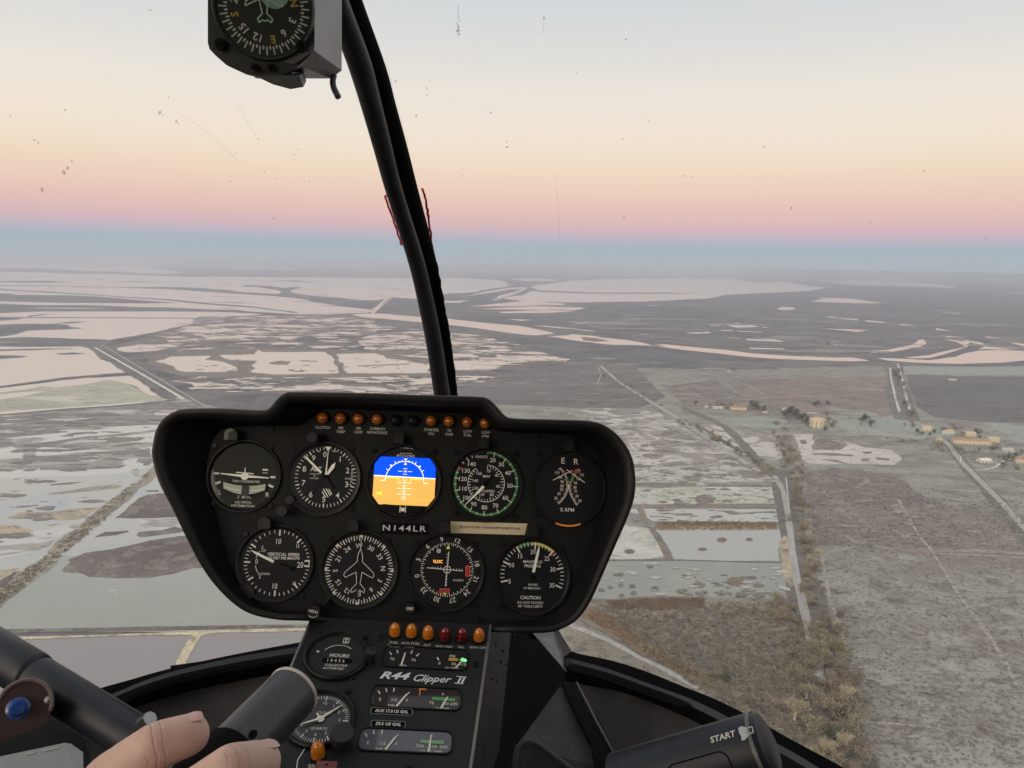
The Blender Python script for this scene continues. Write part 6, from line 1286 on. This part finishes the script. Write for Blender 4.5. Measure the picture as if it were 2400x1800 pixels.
def crown_mat(name, a, b):
    m = bpy.data.materials.new(name); m.use_nodes = True; t = m.node_tree; p = t.nodes['Principled BSDF']
    oi = t.nodes.new('ShaderNodeObjectInfo'); n = noise_(t, t.nodes.new('ShaderNodeTexCoord').outputs['Object'], 5, 3, .6)
    f = smooth_(t, math_(t, 'ADD', math_(t, 'MULTIPLY', oi.outputs['Random'], .5), math_(t, 'MULTIPLY', n, .7)), .3, .85)
    t.links.new(mixc(t, f, a, b), p.inputs['Base Color']); p.inputs['Roughness'].default_value = .9; p.inputs['Specular IOR Level'].default_value = .1; return m
mBARK = crown_mat('bark', (.14, .12, .10), (.22, .19, .15)); 
KINDS = {
 'pale': ('bare_tree', 'bare', crown_mat('pale_twigs', (.34, .305, .22), (.43, .39, .29)), crown_mat('pale_bark', (.40, .36, .26), (.48, .44, .33)), 'pale bare winter tree'),
 'grey': ('bare_tree', 'bare', crown_mat('grey_twigs', (.24, .22, .19), (.33, .30, .25)), mBARK, 'grey bare winter tree'),
 'brown': ('bush', 'bush', crown_mat('brown_twigs', (.20, .175, .145), (.29, .25, .20)), mBARK, 'brown leafless bush'),
 'straw': ('bush', 'bush', crown_mat('straw_twigs', (.23, .21, .155), (.32, .295, .215)), mBARK, 'straw coloured bush'),
 'green': ('leafy_tree', 'leaf', crown_mat('dark_leaves', (.055, .075, .055), (.085, .10, .07)), mBARK, 'dark evergreen tree'),
 'olive': ('leafy_tree', 'leaf', crown_mat('olive_leaves', (.13, .14, .07), (.19, .18, .10)), mBARK, 'olive green tree')}
PROTO = {}
for kd in KINDS:
    nm, sh, cm, tm, lb = KINDS[kd]; PROTO[kd] = []
    for s_ in range(4):
        tv, tf, cv, cf_ = make_tree(sh, hash_ := 31 * s_ + len(kd) * 7 + ord(kd[0])); ms = []
        for n_, v, f, m in (('trunk', tv, tf, tm), ('crown', cv, cf_, cm)):
            me = bpy.data.meshes.new(n_); me.from_pydata([tuple(p) for p in v], [], f); me.update(); me.materials.append(m); ms.append(me)
        PROTO[kd].append(ms)
rt = random.Random(5); NT = 0
def plant(px, py, h, kd, where, group):
    """one tree or bush of real height h metres, standing on the flats"""
    global NT
    nm, sh, cm, tm, lb = KINDS[kd]; g = G(px, py); o = bpy.data.objects.new(nm, None); COL.objects.link(o)
    h *= 1.4; w = h * rt.uniform(.9, 1.2) * (1.45 if sh == 'bush' else 1.15)
    o.location = (g.x, g.y, .4); o.rotation_euler = (0, 0, rt.uniform(0, 6.28)); o.scale = (w, w, h); tag(o, lb + ' ' + where, 'bush' if sh == 'bush' else 'tree', group)
    for me in PROTO[kd][rt.randrange(4)]:
        c = bpy.data.objects.new(me.name.split('.')[0], me); COL.objects.link(c); c.parent = o
    NT += 1
def along(line, n, spread, hs, kinds, where, group):
    L = [0]
    for a, b in zip(line, line[1:]): L.append(L[-1] + math.hypot(b[0] - a[0], b[1] - a[1]))
    for k in range(n):
        t = L[-1] * (k + rt.uniform(0, .9)) / n; i = 0
        while i < len(L) - 2 and L[i + 1] < t: i += 1
        f = (t - L[i]) / (L[i + 1] - L[i]); a, b = line[i], line[i + 1]; sp_2 = spread[0] + (spread[1] - spread[0]) * (k / n)
        plant(a[0] + (b[0] - a[0]) * f + rt.gauss(0, sp_2), a[1] + (b[1] - a[1]) * f + rt.gauss(0, sp_2 * .4), rt.uniform(*hs), rt.choice(kinds), where, group)
along([(1850,1042),(1866,1110),(1878,1200),(1892,1300),(1905,1390)], 56, (9, 15), (5, 9), ['grey', 'brown', 'brown', 'straw', 'grey', 'pale'], 'in the upper row beside the thin canal', 'trees in the upper row beside the canal')
along([(1905,1390),(1925,1500),(1948,1600),(1962,1700),(1985,1800),(2030,1900)], 95, (20, 42), (5, 10), ['grey', 'brown', 'brown', 'straw', 'brown', 'grey'], 'in the thick belt along the canal at lower right', 'trees in the thick belt along the canal')
along([(1840,1400),(1858,1500),(1870,1600)], 12, (14, 18), (4, 8), ['brown', 'straw', 'grey'], 'on the scrub edge left of the dirt road', 'bushes on the scrub edge')
for x, y, h, k in ((1862,1690,16,'pale'),(1768,1690,8,'straw'),(1935,1785,15,'pale'),(1905,1795,12,'pale'),(1982,1655,14,'pale'),(1975,1770,14,'pale'),(1890,1640,11,'pale'),(1965,1762,9,'green'),(1968,1540,9,'olive'),(1975,1690,7,'green'),(1822,1660,7,'grey'),(1730,1672,6,'straw'),(1895,1560,10,'grey'),(1960,1480,9,'pale'),(2010,1770,8,'brown'),(1700,1605,5,'green'),(1690,1590,5,'brown')): plant(x, y, h, k, 'standing in the tree belt corner above the right sill', 'trees in the corner above the sill')
along([(1440,1440),(1500,1500),(1560,1545),(1640,1590),(1690,1625)], 22, (14, 14), (2.5, 4.5), ['brown', 'straw'], 'beside the pale rutted track', 'bushes beside the rutted track')
for k in range(46): plant(rt.uniform(1500, 1880), rt.uniform(1440, 1650), rt.uniform(2, 4), rt.choice(['brown', 'straw', 'grey']), 'scattered over the brown scrub', 'bushes scattered over the scrub')
along([(1590,985),(1640,1012),(1700,1046),(1760,1080),(1812,1112)], 26, (7, 9), (5, 8), ['straw', 'grey', 'brown'], 'in the hedge above the straight grey road', 'hedge bushes above the straight road')
along([(1815,1000),(1840,1060),(1850,1100)], 14, (12, 8), (6, 10), ['grey', 'straw', 'brown'], 'where the road meets the tree row', 'trees where the road meets the row')
along([(1548,1228),(1815,1230)], 18, (3, 3), (2, 3.5), ['brown', 'straw'], 'in the reed belt between two ponds', 'bushes in the reed belt')
along([(2098,870),(2118,930),(2138,985)], 18, (6, 9), (6, 9), ['grey', 'brown', 'green'], 'between the two straight channels', 'trees between the straight channels')
for x, y, h, k in ((1765,958,12,'green'),(1775,962,11,'green'),(1858,975,13,'green'),(1868,980,12,'green'),(1880,988,13,'green'),(1850,968,10,'green'),(1842,980,11,'green'),(1888,994,10,'green'),(1892,1000,9,'grey'),(1936,975,11,'grey'),(1942,992,12,'grey'),(1950,1000,10,'brown'),(1912,952,9,'green'),(1940,950,7,'green'),(1932,1012,7,'green')): plant(x, y, h, k, 'around the tall round farmhouse', 'trees around the round farmhouse')
for x, y, h, k in ((2022,990,11,'green'),(2030,986,10,'green'),(2040,1000,9,'green'),(2018,1000,8,'grey'),(2150,1015,6,'green'),(2160,1020,5,'green'),(2178,1022,5,'green'),(2190,1017,6,'green'),(2208,1012,8,'brown'),(2240,1008,9,'brown'),(2255,1022,8,'grey'),(2290,1022,9,'green'),(2295,1030,8,'grey'),(2245,1058,7,'olive'),(2262,1064,7,'brown'),(2280,1068,6,'olive'),(2295,1060,8,'grey'),(2325,1062,7,'olive'),(2340,1078,7,'grey'),(2358,1085,9,'green'),(2372,1080,8,'green'),(2335,1052,7,'brown'),(2350,1100,7,'olive'),(2380,1100,7,'brown'),(2392,1070,8,'olive'),(2195,1050,8,'brown'),(2185,1055,6,'brown'),(2205,1058,6,'brown'),(2140,1000,8,'brown'),(2120,1000,7,'grey')): plant(x, y, h, k, 'among the village houses at right', 'trees among the village houses')
along([(2090,1032),(2200,1040)], 10, (8, 8), (3, 5), ['grey', 'straw'], 'in the row below the meadow', 'bushes below the meadow')
along([(1600,940),(1700,955),(1800,962)], 12, (8, 8), (4, 8), ['grey', 'brown', 'green'], 'near the small sheds before the farmhouse', 'bushes near the small sheds')
along([(1420,880),(1520,935),(1560,958)], 10, (6, 6), (4, 7), ['grey', 'brown'], 'beside the far end of the straight road', 'bushes beside the far road')
print('trees', NT)

mWALL = grained('pale_render', (.48, .44, .32), (.56, .52, .39), 2, .8, .1); mWALL2 = grained('white_render', (.52, .51, .47), (.60, .585, .54), 2, .8, .1)
mTILE = grained('terracotta', (.38, .21, .13), (.46, .27, .17), 3, .85, .3, .05); mTILE2 = grained('faded_tile', (.50, .40, .26), (.58, .47, .32), 3, .85, .3, .05); mSLATE = grained('grey_roof', (.40, .40, .40), (.5, .5, .49), 3, .7, .1)
mPANE = mat('window_dark', (.05, .06, .07), .1)
def house(px, py, w, d, h, rot, roof, label, rm=mTILE, wm=mWALL, pitch=.35, round_=0):
    g = G(px, py); o = bpy.data.objects.new('farmhouse' if round_ else 'house', None); COL.objects.link(o); o.location = (g.x, g.y, .4); o.rotation_euler = (0, 0, R(rot)); tag(o, label, 'house', 'houses of the village')
    if round_:
        n = 10; V = [Vector((w / 2 * math.cos(2 * math.pi * k / n), d / 2 * math.sin(2 * math.pi * k / n), z)) for z in (0, h) for k in range(n)]
        c = link('wall', V, [(k, (k + 1) % n, n + (k + 1) % n, n + k) for k in range(n)], wm); c.parent = o
        V = [Vector((w / 2 * s_ * math.cos(2 * math.pi * k / n), d / 2 * s_ * math.sin(2 * math.pi * k / n), z)) for s_, z in ((1.06, h), (1.06, h + .5), (.5, h + 3.2)) for k in range(n)] + [Vector((0, 0, h + 3.6))]
        c = link('roof', V, [(j * n + k, j * n + (k + 1) % n, (j + 1) * n + (k + 1) % n, (j + 1) * n + k) for j in range(2) for k in range(n)] + [(2 * n + k, 2 * n + (k + 1) % n, 3 * n) for k in range(n)] + [tuple(range(n - 1, -1, -1))], rm); c.parent = o
        for k in range(n):
            a_ = 2 * math.pi * (k + .5) / n; cc = Vector((w / 2 * .955 * math.cos(a_), d / 2 * .955 * math.sin(a_), 0)); t_ = Vector((-math.sin(a_), math.cos(a_), 0))
            for z in (2.2, 6.0, 9.6):
                V = [cc * 1.01 + t_ * sx * .9 + Vector((0, 0, z + sz * 1.1)) for sx, sz in ((-1, -1), (1, -1), (1, 1), (-1, 1))]; c = link('window', V, [(0, 1, 2, 3)], mPANE); c.parent = o
        return
    V = [Vector((x * w / 2, y * d / 2, z)) for z in (0, h) for x, y in ((-1, -1), (1, -1), (1, 1), (-1, 1))] + [Vector((-w / 2, 0, h + d * pitch / 2)), Vector((w / 2, 0, h + d * pitch / 2))]
    c = link('wall', V, [(0, 1, 5, 4), (1, 2, 6, 5), (2, 3, 7, 6), (3, 0, 4, 7), (4, 8, 7), (5, 6, 9)], wm); c.parent = o
    e = .5; rz = h + d * pitch / 2 + .25; V = []
    for z0 in (0, -.25): V += [Vector((x * (w / 2 + e), y * (d / 2 + e), (rz - (d / 2 + e) * pitch if y else rz) + z0)) for x in (-1, 1) for y in (-1, 0, 1)]
    c = link('roof', V, [(0, 3, 4, 1), (1, 4, 5, 2), (6, 7, 10, 9), (7, 8, 11, 10), (0, 1, 7, 6), (1, 2, 8, 7), (3, 9, 10, 4), (4, 10, 11, 5), (0, 6, 9, 3), (2, 5, 11, 8)], rm); c.parent = o
    V, Fc = [], []; limb(V, Fc, Vector((w * .25, d * .12, rz - .8)), Vector((w * .25, d * .12, rz + 1.1)), .6, .6, 4); k = link('chimney', V, Fc, wm); k.parent = c
    nw = max(2, int(w / 5))
    for s_ in (-1, 1):
        for k in range(nw):
            x = -w / 2 + w * (k + .5) / nw; nm = 'door' if (s_ < 0 and k == nw // 2) else 'window'; z0, z1 = (0, 2.2) if nm == 'door' else (1.2, 2.7)
            V = [Vector((x + sx * .7, s_ * (d / 2 + .04), z)) for sx, z in ((-1, z0), (1, z0), (1, z1), (-1, z1))]; q = link(nm, V, [(0, 1, 2, 3)], mPANE); q.parent = o
house(1915, 1001, 27, 24, 13.5, 10, 0, 'tall round cream farmhouse with orange roof, largest house of all', rm=mTILE2, wm=mWALL, round_=1)
house(2275, 1041, 54, 12, 6.5, -10, 1, 'long low building with orange tiled roof by the road')
house(2170, 1010, 15, 11, 6.5, -8, 1, 'cream house ringed by a dark hedge', rm=mTILE2)
house(2222, 1018, 16, 11, 5.5, 15, 1, 'pale house between the hedged house and the long building', rm=mTILE2, wm=mWALL2)
house(2272, 1023, 16, 12, 6, -6, 1, 'cream house right behind the long orange roofed building', rm=mTILE2)
house(2326, 1036, 16, 11, 6, -8, 1, 'cream house just right of the long orange roofed building', rm=mTILE2)
house(2200, 1036, 7, 6, 5, 20, 1, 'tiny square yellow house at the top of the road', rm=mTILE2)
house(2362, 1058, 16, 8, 4, -10, 1, 'low white building with grey roof beyond the olive trees', rm=mSLATE, wm=mWALL2)
house(2306, 1084, 16, 12, 4, 5, 1, 'wide low white roofed house inside the curved drive', rm=grained('white_roof', (.66, .64, .55), (.74, .72, .62), 3, .7, .1), wm=mWALL2)
house(2396, 1084, 20, 11, 5, -15, 1, 'orange roofed house cut by the right edge of the photo')
house(1730, 961, 30, 11, 5, -3, 1, 'long orange roofed barn left of the farmhouse')
house(1682, 958, 20, 7, 3.5, 0, 1, 'white glass sided shed left of the orange barn', rm=mSLATE, wm=mWALL2)
house(1655, 957, 6, 5, 3.5, 0, 1, 'smallest white shed, farthest left of the farm', rm=mSLATE, wm=mWALL2)
house(1793, 969, 8, 5, 3, 10, 1, 'small yellow white shed between barn and farmhouse', rm=mSLATE, wm=mWALL2)
house(1838, 961, 9, 5, 3, 30, 1, 'small white shed behind the dark farm trees', rm=mSLATE, wm=mWALL2)
house(1900, 970, 22, 3, 2, -4, 1, 'thin long white shed behind the farmhouse', rm=mSLATE, wm=mWALL2)
house(1708, 871, 9, 5, 3, 0, 1, 'lone white hut far out on the plain above the farm', rm=mSLATE, wm=mWALL2)
house(2232, 892, 18, 8, 3, 5, 1, 'grey hut alone on the dark ploughed field', rm=mSLATE, wm=mWALL2)
g = G(2251, 1083); V, Fc = [], []; limb(V, Fc, Vector((g.x, g.y, 0)), Vector((g.x, g.y, 9)), .45, .35, 8); tag(link('mast', V, Fc, mat('white_paint', (.8, .8, .78), .5)), 'slim white mast standing beside the village road', 'mast')
rb2 = random.Random(3)
for k in range(11):
    g = G(265 + rb2.uniform(-14, 14), 1396 + rb2.uniform(-5, 5)); s_ = 1.1; a_ = rb2.uniform(-.6, .6); c0_, s0_ = math.cos(a_), math.sin(a_)
    rot = lambda x, y, z: Vector((g.x + (x * c0_ - y * s0_) * s_, g.y + (x * s0_ + y * c0_) * s_, 3 + rb2.uniform(0, .1) + z * s_))
    V = [rot(*p) for p in ((0, .5, 0), (.12, 0, .06), (0, -.5, 0), (-.12, 0, .06), (.9, -.1, .22), (-.9, -.1, .22), (.15, .25, .05), (-.15, .25, .05), (.15, -.2, .05), (-.15, -.2, .05), (0, 0, -.1))]
    tag(link('bird', V, [(0, 1, 3), (1, 2, 3), (6, 4, 8), (7, 9, 5), (0, 10, 1), (0, 3, 10), (1, 10, 2), (3, 2, 10)], mat('white_plumage', (.8, .8, .78), .8) if k == 0 else bpy.data.materials['white_plumage']), 'white water bird in the small flock over the green lagoon', 'bird', 'white birds over the green lagoon')
